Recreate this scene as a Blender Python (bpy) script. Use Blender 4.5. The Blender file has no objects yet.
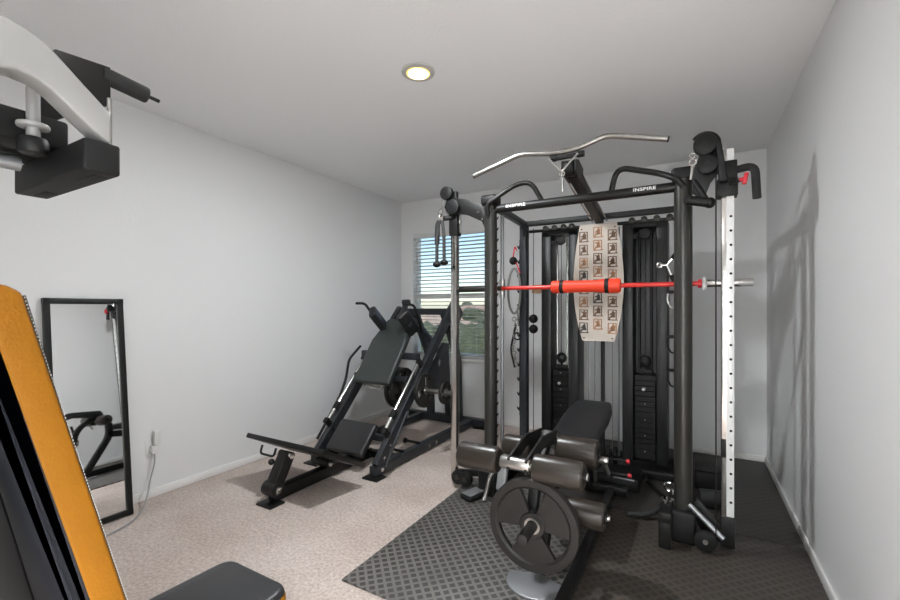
import bpy, bmesh, math, random
from mathutils import Vector, Matrix, Quaternion
random.seed(7)
S = bpy.context.scene
C = S.collection
PI = math.pi

# ------------------------------------------------------------------ camera
cd = bpy.data.cameras.new('camera'); cam = bpy.data.objects.new('camera', cd); C.objects.link(cam)
cam.location = (0, 0, 1.35)
cam.rotation_euler = (PI/2, 0, math.radians(29.66))
cd.sensor_width = 36; cd.lens = 17.0; cd.shift_y = 8/900; cd.clip_start = 0.05; cd.clip_end = 500
S.camera = cam

# ------------------------------------------------------------------ world, lights, exposure
w = bpy.data.worlds.new('sky'); S.world = w; w.use_nodes = True
nt = w.node_tree; nt.nodes.clear()
wo = nt.nodes.new('ShaderNodeOutputWorld'); bg = nt.nodes.new('ShaderNodeBackground')
sky = nt.nodes.new('ShaderNodeTexSky'); sky.sky_type = 'NISHITA'
sky.sun_disc = False; sky.sun_elevation = math.radians(50); sky.sun_rotation = math.radians(200)
sky.air_density = 1.0; sky.dust_density = 0.8; sky.ozone_density = 2.0
nt.links.new(sky.outputs[0], bg.inputs[0]); bg.inputs[1].default_value = 0.17
nt.links.new(bg.outputs[0], wo.inputs[0])

def area(name, loc, rot, sx, sy, power, col=(1, 1, 1)):
    l = bpy.data.lights.new(name, 'AREA'); l.shape = 'RECTANGLE'; l.size = sx; l.size_y = sy
    l.energy = power; l.color = col
    o = bpy.data.objects.new(name, l); o.location = loc; o.rotation_euler = rot; C.objects.link(o)
    return o
# added fill lights out of view: over the doorway end and in the hallway
L2 = area('entry_fill_light', (-0.55, 0.35, 2.715), (0, 0, 0), 0.13, 0.13, 2.0, (0.97, 0.985, 1)); L2.data.shape = 'DISK'
L3 = area('hallway_fill_light', (0.0, -1.15, 2.69), (0, 0, 0), 0.5, 0.5, 215, (0.90, 0.96, 1)); L3.data.shape = 'DISK'
# sampling portal in the window opening (gives no light of its own)
WPT = area('window_portal', (-2.64, 4.74, 1.52), (-PI/2, 0, 0), 1.04, 1.57, 1); WPT.data.cycles.is_portal = True
sl = bpy.data.lights.new('sun', 'SUN'); sl.energy = 2.2; sl.angle = 0.01; sl.color = (1, 0.96, 0.9)
so = bpy.data.objects.new('sun', sl); so.rotation_euler = (math.radians(40), 0, math.radians(20)); C.objects.link(so)
S.view_settings.view_transform = 'Standard'; S.view_settings.look = 'None'
S.view_settings.gamma = 1.0; S.view_settings.use_curve_mapping = False
S.view_settings.exposure = 0.72

# ------------------------------------------------------------------ materials
def mat(name, col, rough=0.5, metal=0.0, bump=0.0, scale=50, var=0.0, vscale=8, coat=0.0, spec=0.5, emit=None, estr=0, detail=2):
    m = bpy.data.materials.new(name); m.use_nodes = True
    n = m.node_tree; b = n.nodes['Principled BSDF']
    b.inputs['Base Color'].default_value = (*col, 1)
    b.inputs['Roughness'].default_value = rough; b.inputs['Metallic'].default_value = metal
    b.inputs['Coat Weight'].default_value = coat; b.inputs['Specular IOR Level'].default_value = spec
    tc = n.nodes.new('ShaderNodeTexCoord')
    if bump:
        t = n.nodes.new('ShaderNodeTexNoise'); t.inputs['Scale'].default_value = scale; t.inputs['Detail'].default_value = detail
        bp = n.nodes.new('ShaderNodeBump'); bp.inputs['Strength'].default_value = bump; bp.inputs['Distance'].default_value = 0.01
        n.links.new(tc.outputs['Object'], t.inputs['Vector']); n.links.new(t.outputs['Fac'], bp.inputs['Height'])
        n.links.new(bp.outputs['Normal'], b.inputs['Normal'])
    if var:
        t = n.nodes.new('ShaderNodeTexNoise'); t.inputs['Scale'].default_value = vscale; t.inputs['Detail'].default_value = 4
        r = n.nodes.new('ShaderNodeValToRGB')
        r.color_ramp.elements[0].position = 0.3; r.color_ramp.elements[1].position = 0.7
        r.color_ramp.elements[0].color = (*[c*(1-var) for c in col], 1)
        r.color_ramp.elements[1].color = (*[min(1, c*(1+var)) for c in col], 1)
        n.links.new(tc.outputs['Object'], t.inputs['Vector']); n.links.new(t.outputs['Fac'], r.inputs['Fac'])
        n.links.new(r.outputs['Color'], b.inputs['Base Color'])
    if emit:
        b.inputs['Emission Color'].default_value = (*emit, 1); b.inputs['Emission Strength'].default_value = estr
    return m

M_wall = mat('wall_paint', (0.78, 0.78, 0.778), 0.55, bump=0.12, scale=90, detail=3)
M_wallr = mat('right_wall_paint', (0.80, 0.80, 0.798), 0.42, bump=0.06, scale=60, detail=3)
M_ceil = mat('ceiling_paint', (0.90, 0.90, 0.898), 0.8, bump=0.15, scale=70, detail=3)
M_trim = mat('white_trim', (0.82, 0.81, 0.79), 0.4)
M_black = mat('black_powder_coat', (0.008, 0.0078, 0.0075), 0.42, bump=0.04, scale=400, spec=0.35)
M_slate = mat('slate_powder_coat', (0.017, 0.020, 0.024), 0.42, bump=0.05, scale=300)
M_plast = mat('black_plastic', (0.007, 0.007, 0.007), 0.5, spec=0.3)
M_upr = mat('dark_metallic_coat', (0.045, 0.044, 0.039), 0.32, metal=0.5)
M_rub = mat('black_rubber', (0.008, 0.008, 0.008), 0.62, spec=0.3, bump=0.1, scale=200)
M_grip = mat('foam_grip', (0.014, 0.014, 0.014), 0.75, bump=0.1, scale=350)
M_chrome = mat('chrome', (0.62, 0.61, 0.59), 0.16, metal=1.0)
M_steel = mat('brushed_steel', (0.42, 0.41, 0.39), 0.3, metal=1.0, var=0.12, vscale=30)
M_alu = mat('matte_aluminium', (0.35, 0.36, 0.37), 0.42, metal=0.7)
M_white = mat('white_enamel', (0.78, 0.78, 0.77), 0.3)
M_wplast = mat('white_plastic', (0.75, 0.75, 0.73), 0.4)
M_silver = mat('silver_white_paint', (0.29, 0.285, 0.275), 0.3, coat=0.4)
M_vinyl = mat('black_vinyl', (0.018, 0.018, 0.0195), 0.36, bump=0.12, scale=160, detail=3)
M_gvinyl = mat('dark_green_grey_vinyl', (0.032, 0.040, 0.038), 0.38, bump=0.08, scale=160, detail=3)
M_yvinyl = mat('yellow_vinyl', (0.27, 0.104, 0.004), 0.6, spec=0.2, bump=0.12, scale=180, var=0.06, vscale=5)
M_navy = mat('navy_backing', (0.013, 0.015, 0.022), 0.6)
M_stitch = mat('pale_stitching', (0.55, 0.5, 0.45), 0.8)
M_roll = mat('brown_black_vinyl', (0.026, 0.020, 0.015), 0.33, bump=0.06, scale=60)
M_iron = mat('cast_iron_plate', (0.017, 0.0155, 0.014), 0.45, metal=0.2, bump=0.06, scale=250)
M_red = mat('red_coating', (0.62, 0.02, 0.012), 0.35, coat=0.3)
M_redfoam = mat('red_orange_foam', (0.78, 0.05, 0.015), 0.5)
M_redknob = mat('red_knob_plastic', (0.6, 0.015, 0.03), 0.35)
M_carton = mat('tan_wood', (0.42, 0.24, 0.11), 0.6, var=0.15)
M_paper = mat('pale_blue_sheet', (0.62, 0.68, 0.72), 0.6)
M_strap = mat('grey_strap_webbing', (0.22, 0.22, 0.21), 0.8, bump=0.3, scale=300)
M_cord = mat('grey_cord', (0.30, 0.30, 0.29), 0.5)
M_rope = mat('black_rope', (0.03, 0.03, 0.03), 0.8, bump=0.6, scale=120)
M_dark = mat('dark_hole', (0.006, 0.006, 0.006), 0.8)
M_gray = mat('grey_label', (0.35, 0.35, 0.35), 0.5)
M_blind = mat('blind_slat', (0.74, 0.74, 0.73), 0.5)
M_mirror = mat('mirror_glass', (0.86, 0.87, 0.87), 0.02, metal=1.0)
M_lamp = mat('lamp_diffuser', (1, 1, 1), 0.5, emit=(1.0, 0.93, 0.78), estr=14)
M_lampring = mat('warm_lamp_ring', (0.9, 0.8, 0.4), 0.5, emit=(1.0, 0.62, 0.06), estr=1.3)
M_lamptrim = mat('lamp_trim', (0.55, 0.54, 0.52), 0.5)
M_holes = M_dark

def glass_mat():
    m = bpy.data.materials.new('window_glass'); m.use_nodes = True; n = m.node_tree; n.nodes.clear()
    o = n.nodes.new('ShaderNodeOutputMaterial'); mx = n.nodes.new('ShaderNodeMixShader')
    t = n.nodes.new('ShaderNodeBsdfTransparent'); g = n.nodes.new('ShaderNodeBsdfGlossy'); g.inputs['Roughness'].default_value = 0.02
    t.inputs[0].default_value = (0.95, 0.97, 0.97, 1); mx.inputs[0].default_value = 0.05
    n.links.new(t.outputs[0], mx.inputs[1]); n.links.new(g.outputs[0], mx.inputs[2]); n.links.new(mx.outputs[0], o.inputs[0])
    return m
M_glass = glass_mat()

def carpet_mat():
    m = mat('carpet', (0.40, 0.34, 0.30), 0.95, spec=0.1); n = m.node_tree; b = n.nodes['Principled BSDF']
    tc = n.nodes.new('ShaderNodeTexCoord')
    a = n.nodes.new('ShaderNodeTexNoise'); a.inputs['Scale'].default_value = 55; a.inputs['Detail'].default_value = 6; a.inputs['Roughness'].default_value = 0.75
    c = n.nodes.new('ShaderNodeTexNoise'); c.inputs['Scale'].default_value = 2.2; c.inputs['Detail'].default_value = 3
    r = n.nodes.new('ShaderNodeValToRGB'); r.color_ramp.elements[0].position = 0.35; r.color_ramp.elements[1].position = 0.65
    r.color_ramp.elements[0].color = (0.46, 0.385, 0.345, 1); r.color_ramp.elements[1].color = (0.78, 0.69, 0.635, 1)
    r2 = n.nodes.new('ShaderNodeValToRGB'); r2.color_ramp.elements[0].position = 0.35; r2.color_ramp.elements[1].position = 0.65
    r2.color_ramp.elements[0].color = (0.82, 0.79, 0.77, 1); r2.color_ramp.elements[1].color = (1, 1, 1, 1)
    mu = n.nodes.new('ShaderNodeMix'); mu.data_type = 'RGBA'; mu.blend_type = 'MULTIPLY'; mu.inputs[0].default_value = 1
    bp = n.nodes.new('ShaderNodeBump'); bp.inputs['Strength'].default_value = 0.8; bp.inputs['Distance'].default_value = 0.008
    L = n.links.new
    L(tc.outputs['Object'], a.inputs['Vector']); L(tc.outputs['Object'], c.inputs['Vector'])
    L(a.outputs['Fac'], r.inputs['Fac']); L(c.outputs['Fac'], r2.inputs['Fac'])
    L(r.outputs['Color'], mu.inputs[6]); L(r2.outputs['Color'], mu.inputs[7]); L(mu.outputs[2], b.inputs['Base Color'])
    L(a.outputs['Fac'], bp.inputs['Height']); L(bp.outputs['Normal'], b.inputs['Normal'])
    return m
M_carpet = carpet_mat()

def mat_tread(name, base, dark, rough):
    # rubber mat whose surface is a lattice of little square studs
    m = mat(name, base, rough, spec=0.5); n = m.node_tree; b = n.nodes['Principled BSDF']; L = n.links.new
    tc = n.nodes.new('ShaderNodeTexCoord'); mp = n.nodes.new('ShaderNodeMapping')
    mp.inputs['Rotation'].default_value = (0, 0, math.radians(45)); mp.inputs['Scale'].default_value = (24, 24, 24)
    L(tc.outputs['Object'], mp.inputs['Vector'])
    sx = n.nodes.new('ShaderNodeSeparateXYZ'); L(mp.outputs[0], sx.inputs[0])
    def tri(sock):
        f = n.nodes.new('ShaderNodeMath'); f.operation = 'PINGPONG'; f.inputs[1].default_value = 0.5; L(sock, f.inputs[0])
        g = n.nodes.new('ShaderNodeMath'); g.operation = 'GREATER_THAN'; g.inputs[1].default_value = 0.175; L(f.outputs[0], g.inputs[0])
        return g.outputs[0]
    mm = n.nodes.new('ShaderNodeMath'); mm.operation = 'MULTIPLY'; L(tri(sx.outputs[0]), mm.inputs[0]); L(tri(sx.outputs[1]), mm.inputs[1])
    nz = n.nodes.new('ShaderNodeTexNoise'); nz.inputs['Scale'].default_value = 3; nz.inputs['Detail'].default_value = 5; L(tc.outputs['Object'], nz.inputs['Vector'])
    rr = n.nodes.new('ShaderNodeValToRGB'); rr.color_ramp.elements[0].position = 0.3; rr.color_ramp.elements[1].position = 0.75
    rr.color_ramp.elements[0].color = (*[c*0.8 for c in base], 1); rr.color_ramp.elements[1].color = (*[c*1.2 for c in base], 1)
    L(nz.outputs['Fac'], rr.inputs['Fac'])
    mx = n.nodes.new('ShaderNodeMix'); mx.data_type = 'RGBA'; L(mm.outputs[0], mx.inputs[0]); L(rr.outputs['Color'], mx.inputs[6]); mx.inputs[7].default_value = (*dark, 1)
    L(mx.outputs[2], b.inputs['Base Color'])
    bp = n.nodes.new('ShaderNodeBump'); bp.inputs['Strength'].default_value = 0.5; bp.inputs['Distance'].default_value = 0.004; bp.invert = True
    L(mm.outputs[0], bp.inputs['Height']); L(bp.outputs['Normal'], b.inputs['Normal'])
    return m
M_mat1 = mat_tread('grey_stud_rubber', (0.145, 0.137, 0.125), (0.046, 0.043, 0.040), 0.5)
M_mat2 = mat_tread('brown_black_stud_rubber', (0.075, 0.060, 0.048), (0.036, 0.031, 0.027), 0.55)
M_mat3 = mat_tread('black_stud_rubber', (0.045, 0.040, 0.036), (0.026, 0.023, 0.021), 0.55)

def wood_grain():
    # black embossed wood-like shroud finish
    m = mat('black_grained_shroud', (0.012, 0.012, 0.012), 0.42); n = m.node_tree; b = n.nodes['Principled BSDF']; L = n.links.new
    tc = n.nodes.new('ShaderNodeTexCoord'); mp = n.nodes.new('ShaderNodeMapping'); mp.inputs['Scale'].default_value = (9, 9, 1.2)
    wv = n.nodes.new('ShaderNodeTexWave'); wv.inputs['Scale'].default_value = 3.5; wv.inputs['Distortion'].default_value = 9; wv.inputs['Detail'].default_value = 2
    L(tc.outputs['Object'], mp.inputs[0]); L(mp.outputs[0], wv.inputs[0])
    r = n.nodes.new('ShaderNodeValToRGB'); r.color_ramp.elements[0].position = 0.55; r.color_ramp.elements[1].position = 0.95
    r.color_ramp.elements[0].color = (0.006, 0.006, 0.006, 1); r.color_ramp.elements[1].color = (0.034, 0.036, 0.037, 1)
    L(wv.outputs['Fac'], r.inputs['Fac']); L(r.outputs['Color'], b.inputs['Base Color'])
    return m
M_shroud = wood_grain()

# ------------------------------------------------------------------ mesh helpers (all coordinates are world metres)
def V(*a): return Vector(a)
def addbox(bm, lo, hi, bev=0.0, seg=2, rot=None, piv=None):
    lo, hi = Vector(lo), Vector(hi)
    r = bmesh.ops.create_cube(bm, size=1); vs = r['verts']
    c = (lo+hi)/2; d = hi-lo
    for v in vs: v.co = Vector((v.co.x*d.x, v.co.y*d.y, v.co.z*d.z)) + c
    if bev:
        es = {e for v in vs for e in v.link_edges}
        o = bmesh.ops.bevel(bm, geom=list(es), offset=min(bev, min(d)*0.49), segments=seg, profile=0.5, affect='EDGES')
        vs = list({v for f in o['faces'] for v in f.verts} | {v for v in vs if v.is_valid})
    if rot is not None:
        p = Vector(piv) if piv is not None else c
        for v in vs: v.co = rot @ (v.co-p) + p
    return bm
def fillet(pts, r, n=5):
    pts = [Vector(p) for p in pts]
    if r <= 0 or len(pts) < 3: return pts
    out = [pts[0]]
    for i in range(1, len(pts)-1):
        a, b, c = pts[i-1], pts[i], pts[i+1]
        u, w_ = (a-b), (c-b); rr = min(r, u.length*0.48, w_.length*0.48)
        p0, p1 = b+u.normalized()*rr, b+w_.normalized()*rr
        for k in range(n+1):
            t = k/n; out.append(p0*(1-t)**2 + b*2*t*(1-t) + p1*t**2)
    out.append(pts[-1]); return out
def sweep(bm, pts, prof, cap=True, up=None):
    """sweep a closed 2-D profile along a polyline"""
    n = len(pts); rings = []
    tang = []
    for i in range(n):
        a = pts[max(0, i-1)]; b = pts[min(n-1, i+1)]; tang.append((b-a).normalized())
    t0 = tang[0]
    ref = Vector(up) if up is not None else (V(0, 0, 1) if abs(t0.z) < 0.9 else V(1, 0, 0))
    x = ref.cross(t0)
    if x.length < 1e-5: x = V(1, 0, 0).cross(t0)
    x.normalize(); y = t0.cross(x)
    for i in range(n):
        t = tang[i]
        if i:
            q = tang[i-1].rotation_difference(t); x = q @ x; y = q @ y
        sc = 1.0
        if 0 < i < n-1:
            d1 = (pts[i]-pts[i-1]).normalized(); cs = max(0.5, d1.dot(t)); sc = 1.0
        rings.append([bm.verts.new(pts[i] + x*p[0]*sc + y*p[1]*sc) for p in prof])
    m = len(prof)
    for i in range(n-1):
        for j in range(m):
            try: bm.faces.new((rings[i][j], rings[i][(j+1) % m], rings[i+1][(j+1) % m], rings[i+1][j]))
            except ValueError: pass
    if cap:
        bm.faces.new(list(reversed(rings[0]))); bm.faces.new(rings[-1])
    return bm
def circ(r, n=16, ry=None):
    ry = r if ry is None else ry
    return [(r*math.cos(2*PI*k/n), ry*math.sin(2*PI*k/n)) for k in range(n)]
def rrect(w, h, r=0.005, n=3):
    out = []; r = min(r, w*0.49, h*0.49)
    for cx, cy, a0 in ((w/2-r, h/2-r, 0), (-w/2+r, h/2-r, PI/2), (-w/2+r, -h/2+r, PI), (w/2-r, -h/2+r, 1.5*PI)):
        for k in range(n+1):
            a = a0+PI/2*k/n; out.append((cx+r*math.cos(a), cy+r*math.sin(a)))
    return out
def tube(bm, pts, r, fil=0.0, n=16, ry=None): return sweep(bm, fillet(pts, fil), circ(r, n, ry))
def beam(bm, pts, w_, h_, r=0.006, fil=0.0, up=None): return sweep(bm, fillet(pts, fil), rrect(w_, h_, r), up=up)
def cyl(bm, a, b, r, n=24, bev=0.0):
    a, b = Vector(a), Vector(b)
    if not bev: return sweep(bm, [a, b], circ(r, n))
    return lathe(bm, a, b, [(0, 0), (r-bev, 0), (r-bev*0.3, bev*0.3), (r, bev), (r, -bev), (r-bev*0.3, -bev*0.3), (r-bev, -1e-9), (0, -1e-9)], n)
def lathe(bm, a, b, prof, n=32):
    """prof: (radius, distance from a; negative = from b) pairs, axis a->b"""
    a, b = Vector(a), Vector(b); ax = (b-a); L_ = ax.length; ax.normalize()
    ref = V(0, 0, 1) if abs(ax.z) < 0.9 else V(1, 0, 0)
    x = ref.cross(ax).normalized(); y = ax.cross(x)
    rings = []
    for r, d in prof:
        d = d if d >= 0 else L_+d
        c = a+ax*d
        if r < 1e-6: rings.append([bm.verts.new(c)])
        else: rings.append([bm.verts.new(c+x*r*math.cos(2*PI*k/n)+y*r*math.sin(2*PI*k/n)) for k in range(n)])
    for i in range(len(rings)-1):
        p, q = rings[i], rings[i+1]
        for k in range(n):
            k2 = (k+1) % n
            if len(p) == 1 and len(q) == 1: continue
            if len(p) == 1: bm.faces.new((p[0], q[k2], q[k]))
            elif len(q) == 1: bm.faces.new((p[k], p[k2], q[0]))
            else: bm.faces.new((p[k], p[k2], q[k2], q[k]))
    return bm
def prism(bm, pts, off, bev=0.0):
    """extrude a planar polygon (world points) by vector off"""
    off = Vector(off); vs = [bm.verts.new(Vector(p)) for p in pts]
    f = bm.faces.new(vs)
    r = bmesh.ops.extrude_face_region(bm, geom=[f])
    nv = [g for g in r['geom'] if isinstance(g, bmesh.types.BMVert)]
    for v in nv: v.co += off
    if bev:
        es = {e for v in vs+nv for e in v.link_edges if e.is_valid}
        bmesh.ops.bevel(bm, geom=list(es), offset=bev, segments=3, profile=0.5, affect='EDGES')
    return bm
def sphere(bm, c, r, sx=1, sy=1, sz=1, u=20):
    o = bmesh.ops.create_uvsphere(bm, u_segments=u, v_segments=u//2, radius=r)
    for v in o['verts']: v.co = Vector((v.co.x*sx, v.co.y*sy, v.co.z*sz)) + Vector(c)
    return bm
def torus(bm, c, ax, R, r, n=28, m=8, a0=0, a1=2*PI):
    ax = Vector(ax).normalized(); ref = V(0, 0, 1) if abs(ax.z) < 0.9 else V(1, 0, 0)
    x = ref.cross(ax).normalized(); y = ax.cross(x); c = Vector(c)
    full = abs(a1-a0-2*PI) < 1e-6; k_ = n if full else n+1; rings = []
    for k in range(k_):
        a = a0+(a1-a0)*k/n; d = x*math.cos(a)+y*math.sin(a)
        rings.append([bm.verts.new(c+d*(R+r*math.cos(2*PI*j/m))+ax*r*math.sin(2*PI*j/m)) for j in range(m)])
    for k in range(n):
        p, q = rings[k], rings[(k+1) % k_]
        for j in range(m): bm.faces.new((p[j], p[(j+1) % m], q[(j+1) % m], q[j]))
    if not full: bm.faces.new(list(reversed(rings[0]))); bm.faces.new(rings[-1])
    return bm
def B(): return bmesh.new()

def root_loc(p):
    while p.parent: p = p.parent
    return Vector(p.location)
def obj(name, bm, m, parent=None, origin=None, smooth=True):
    bmesh.ops.recalc_face_normals(bm, faces=bm.faces)
    me = bpy.data.meshes.new(name); off = root_loc(parent) if parent else (Vector(origin) if origin else V(0, 0, 0))
    bmesh.ops.translate(bm, vec=-off, verts=bm.verts)
    bm.to_mesh(me); bm.free()
    for mm in (m if isinstance(m, (list, tuple)) else [m]): me.materials.append(mm)
    if smooth and len(me.polygons):
        me.polygons.foreach_set('use_smooth', [True]*len(me.polygons))
        me.set_sharp_from_angle(angle=math.radians(35))
    o = bpy.data.objects.new(name, me); C.objects.link(o)
    if parent: o.parent = parent
    else: o.location = off
    return o
def tag(o, label=None, cat=None, group=None, kind=None):
    if label: o['label'] = label
    if cat: o['category'] = cat
    if group: o['group'] = group
    if kind: o['kind'] = kind
    return o
def thing(name, loc, label, cat, group=None):
    o = bpy.data.objects.new(name, None); o.location = loc; o.empty_display_size = 0.1; C.objects.link(o)
    return tag(o, label, cat, group)
def copy_tree(o, parent=None):
    c = o.copy(); C.objects.link(c)
    if parent: c.parent = parent
    for ch in list(o.children): copy_tree(ch, c)
    return c
def struct(name, bm, m, label=None, cat=None, smooth=False):
    o = obj(name, bm, m, smooth=smooth); o['kind'] = 'structure'
    if label: o['label'] = label
    if cat: o['category'] = cat
    return o

# ------------------------------------------------------------------ room shell
XL, XR, YB, YF, H = -3.35, 0.565, 4.58, -0.45, 2.74
T = 0.14
struct('floor', addbox(B(), (XL-T, YF-T-1.8, -0.12), (XR+T+0.8, YB+T, 0)), M_carpet, 'beige speckled carpet floor of the gym room', 'floor')
struct('ceiling', addbox(B(), (XL-T, YF-T, H), (XR+T, YB+T, H+0.12)), M_ceil, 'plain matte grey-white ceiling with one recessed light', 'ceiling')
struct('wall_left', addbox(B(), (XL-T, YF-T, 0), (XL, YB+T, H)), M_wall, 'long plain white wall on the left behind the leg press', 'wall')
struct('wall_right', addbox(B(), (XR, YF-T, 0), (XR+T, YB+T, H)), M_wallr, 'plain white wall at the right edge', 'wall')
WX0, WX1, WZ0, WZ1 = -3.16, -2.12, 0.74, 2.31
b = B()
addbox(b, (XL, YB, 0), (WX0, YB+T, H)); addbox(b, (WX1, YB, 0), (XR, YB+T, H))
addbox(b, (WX0, YB, 0), (WX1, YB+T, WZ0)); addbox(b, (WX0, YB, WZ1), (WX1, YB+T, H))
struct('wall_back', b, M_wall, 'far white wall with the window behind the power rack', 'wall')
b = B()
addbox(b, (XL, YF-T, 0), (-0.5, YF, H)); addbox(b, (0.5, YF-T, 0), (XR, YF, H)); addbox(b, (-0.5, YF-T, 2.1), (0.5, YF, H))
struct('wall_front', b, M_wall, 'wall behind the viewer with an open doorway', 'wall')
# unseen hallway behind the viewer, added to house the fill light
b = B(); addbox(b, (-1.3, YF-T-1.6, 0), (-1.2, YF-T, H)); addbox(b, (1.2, YF-T-1.6, 0), (1.3, YF-T, H)); addbox(b, (-1.3, YF-T-1.7, 0), (1.3, YF-T-1.6, H)); addbox(b, (XR+T, YF-T-0.1, 0), (1.3, YF-T, H))
struct('wall_added_hallway', b, M_wall, 'added unseen hallway walls beyond the doorway, housing a fill light', 'wall')
struct('ceiling_added_hallway', addbox(B(), (-1.3, YF-T-1.7, H), (1.3, YF-T, H+0.1)), M_ceil, 'added unseen hallway ceiling carrying a fill light', 'ceiling')
def skirting(name, lo, hi, label):
    b = B(); addbox(b, lo, hi, 0.006, 2)
    return struct(name, b, M_trim, label, 'baseboard', smooth=True)
skirting('baseboard_left', (XL, YF, 0), (XL+0.014, YB, 0.06), 'white baseboard along the foot of the left wall')
skirting('baseboard_right', (XR-0.014, YF, 0), (XR, YB, 0.06), 'white baseboard along the foot of the right wall')
skirting('baseboard_back', (XL+0.014, YB-0.014, 0), (XR-0.014, YB, 0.06), 'white baseboard along the foot of the far wall')

# window
b = B(); f = 0.045; yw0, yw1 = YB+0.055, YB+0.115
addbox(b, (WX0, yw0, WZ0), (WX0+f, yw1, WZ1), 0.004); addbox(b, (WX1-f, yw0, WZ0), (WX1, yw1, WZ1), 0.004)
addbox(b, (WX0+f, yw0, WZ0), (WX1-f, yw1, WZ0+f), 0.004); addbox(b, (WX0+f, yw0, WZ1-f), (WX1-f, yw1, WZ1), 0.004)
wf = struct('window_1', b, M_wplast, 'white sash window in the far left corner behind the blind', 'window', smooth=True)
mr = obj('meeting_rail', addbox(B(), (WX0+f, yw0-0.01, 1.475), (WX1-f, yw1, 1.53), 0.004), M_wplast, wf)
obj('pane', addbox(B(), (WX0+f, yw0+0.03, 1.53), (WX1-f, yw0+0.036, WZ1-f)), M_glass, wf, smooth=False)
obj('pane', addbox(B(), (WX0+f, yw0+0.03, WZ0+f), (WX1-f, yw0+0.036, 1.475)), M_glass, wf, smooth=False)
struct('window_sill', addbox(B(), (WX0-0.05, YB-0.045, WZ0-0.035), (WX1+0.05, YB+0.055, WZ0), 0.006), M_trim, 'white window sill under the blind', 'window sill', smooth=True)
bl = thing('window_blind', (-2.64, YB+0.03, WZ0), 'white two-inch horizontal slat blind filling the far corner window, slats half open', 'blind')
b = B(); pitch = 0.046; z = WZ0+0.045; rot = Matrix.Rotation(math.radians(-9), 3, 'X')
while z < WZ1-0.07:
    addbox(b, (WX0+0.012, YB+0.001, z-0.0013), (WX1-0.012, YB+0.049, z+0.0013), rot=rot)
    z += pitch
obj('slats', b, M_blind, bl, smooth=False)
obj('head_rail', addbox(B(), (WX0+0.006, YB-0.004, WZ1-0.06), (WX1-0.006, YB+0.05, WZ1-0.002), 0.004), M_blind, bl)
obj('bottom_rail', addbox(B(), (WX0+0.012, YB+0.003, WZ0+0.006), (WX1-0.012, YB+0.047, WZ0+0.024), 0.004), M_blind, bl)
for x in (WX0+0.12, -2.64, WX1-0.12):
    b = B(); tube(b, [(x, YB-0.001, WZ0+0.02), (x, YB-0.001, WZ1-0.05)], 0.0015, n=6); obj('ladder_cord', b, M_blind, bl)

# ------------------------------------------------------------------ outdoors, one floor below
M_grass = mat('dry_grass', (0.15, 0.17, 0.07), 0.95, var=0.5, vscale=0.25)
M_roof = mat('tan_roof_shingle', (0.42, 0.30, 0.22), 0.9, var=0.2, vscale=2)
M_roof2 = mat('brown_roof_shingle', (0.30, 0.20, 0.15), 0.9, var=0.2, vscale=2)
M_stucco = mat('tan_stucco', (0.55, 0.47, 0.38), 0.9)
M_leaf = mat('dark_leaves', (0.060, 0.070, 0.036), 0.9, var=0.5, vscale=3)
M_bark = mat('bark', (0.09, 0.06, 0.04), 0.9)
M_fence = mat('weathered_fence_wood', (0.20, 0.16, 0.12), 0.9, var=0.3, vscale=6)
b = B(); addbox(b, (-120, 4.9, -3.2), (60, 160, -3.0)); struct('ground', b, M_grass, 'dry green ground outside seen low through the window', 'ground')
def house(x, y, w_, d, hw, hr, m, label):
    t = thing('house', (x, y, -3.0), label, 'house')
    obj('wall', addbox(B(), (x-w_/2, y-d/2, -3), (x+w_/2, y+d/2, -3+hw)), M_stucco, t, smooth=False)
    bb = B(); o = 0.5; z0 = -3+hw
    base = [bb.verts.new(p) for p in ((x-w_/2-o, y-d/2-o, z0), (x+w_/2+o, y-d/2-o, z0), (x+w_/2+o, y+d/2+o, z0), (x-w_/2-o, y+d/2+o, z0))]
    r0, r1 = bb.verts.new((x-w_/2+d*0.4, y, z0+hr)), bb.verts.new((x+w_/2-d*0.4, y, z0+hr))
    bb.faces.new(base); bb.faces.new((base[0], base[1], r1, r0)); bb.faces.new((base[2], base[3], r0, r1))
    bb.faces.new((base[1], base[2], r1)); bb.faces.new((base[3], base[0], r0))
    obj('roof', bb, m, t, smooth=False)
house(-27, 36, 14, 9, 2.6, 1.7, M_roof, 'tan hip-roofed single-storey house nearest outside the window')
house(-24, 52, 13, 9, 2.8, 2.0, M_roof2, 'brown hip-roofed house farther back outside on the right of the window view')
house(-44, 58, 15, 10, 2.8, 2.2, M_roof, 'tan hip-roofed house far back outside on the left of the window view')
def tree(x, y, h, r, label):
    t = thing('tree', (x, y, -3.0), label, 'tree')
    obj('trunk', tube(B(), [(x, y, -3), (x+0.1, y, -3+h*0.6)], 0.12, n=8), M_bark, t)
    bb = B(); rnd = random.Random(int(x*10))
    for k in range(14):
        sphere(bb, (x+rnd.uniform(-r, r)*0.6, y+rnd.uniform(-r, r)*0.6, -3+h*0.62+rnd.uniform(-.5, .5)*h*0.45), r*rnd.uniform(0.35, 0.6), u=10)
    obj('crown', bb, M_leaf, t)
tree(-33, 62, 5.4, 2.0, 'tall dark tree outside on the horizon between the roofs')
tree(-22, 44, 4.9, 1.6, 'dark tree outside rising between the two nearest roofs')
rh = random.Random(5); bb = B()
for k in range(60):
    xx = -34+k*0.5; sphere(bb, (xx, 21+rh.uniform(-.4, .4), -1.6+rh.uniform(-.15, .1)), 1.0, sy=0.9, sz=2.0+rh.uniform(-.1, .18), u=10)
tag(obj('hedge', bb, M_leaf, origin=(-20, 21, -3)), 'long dark green hedge outside below the rooftops', 'hedge')
ft = thing('garden_fence', (-12, 15, -3.0), 'low weathered board fence below outside the window', 'fence')
b = B(); x = -20
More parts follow.
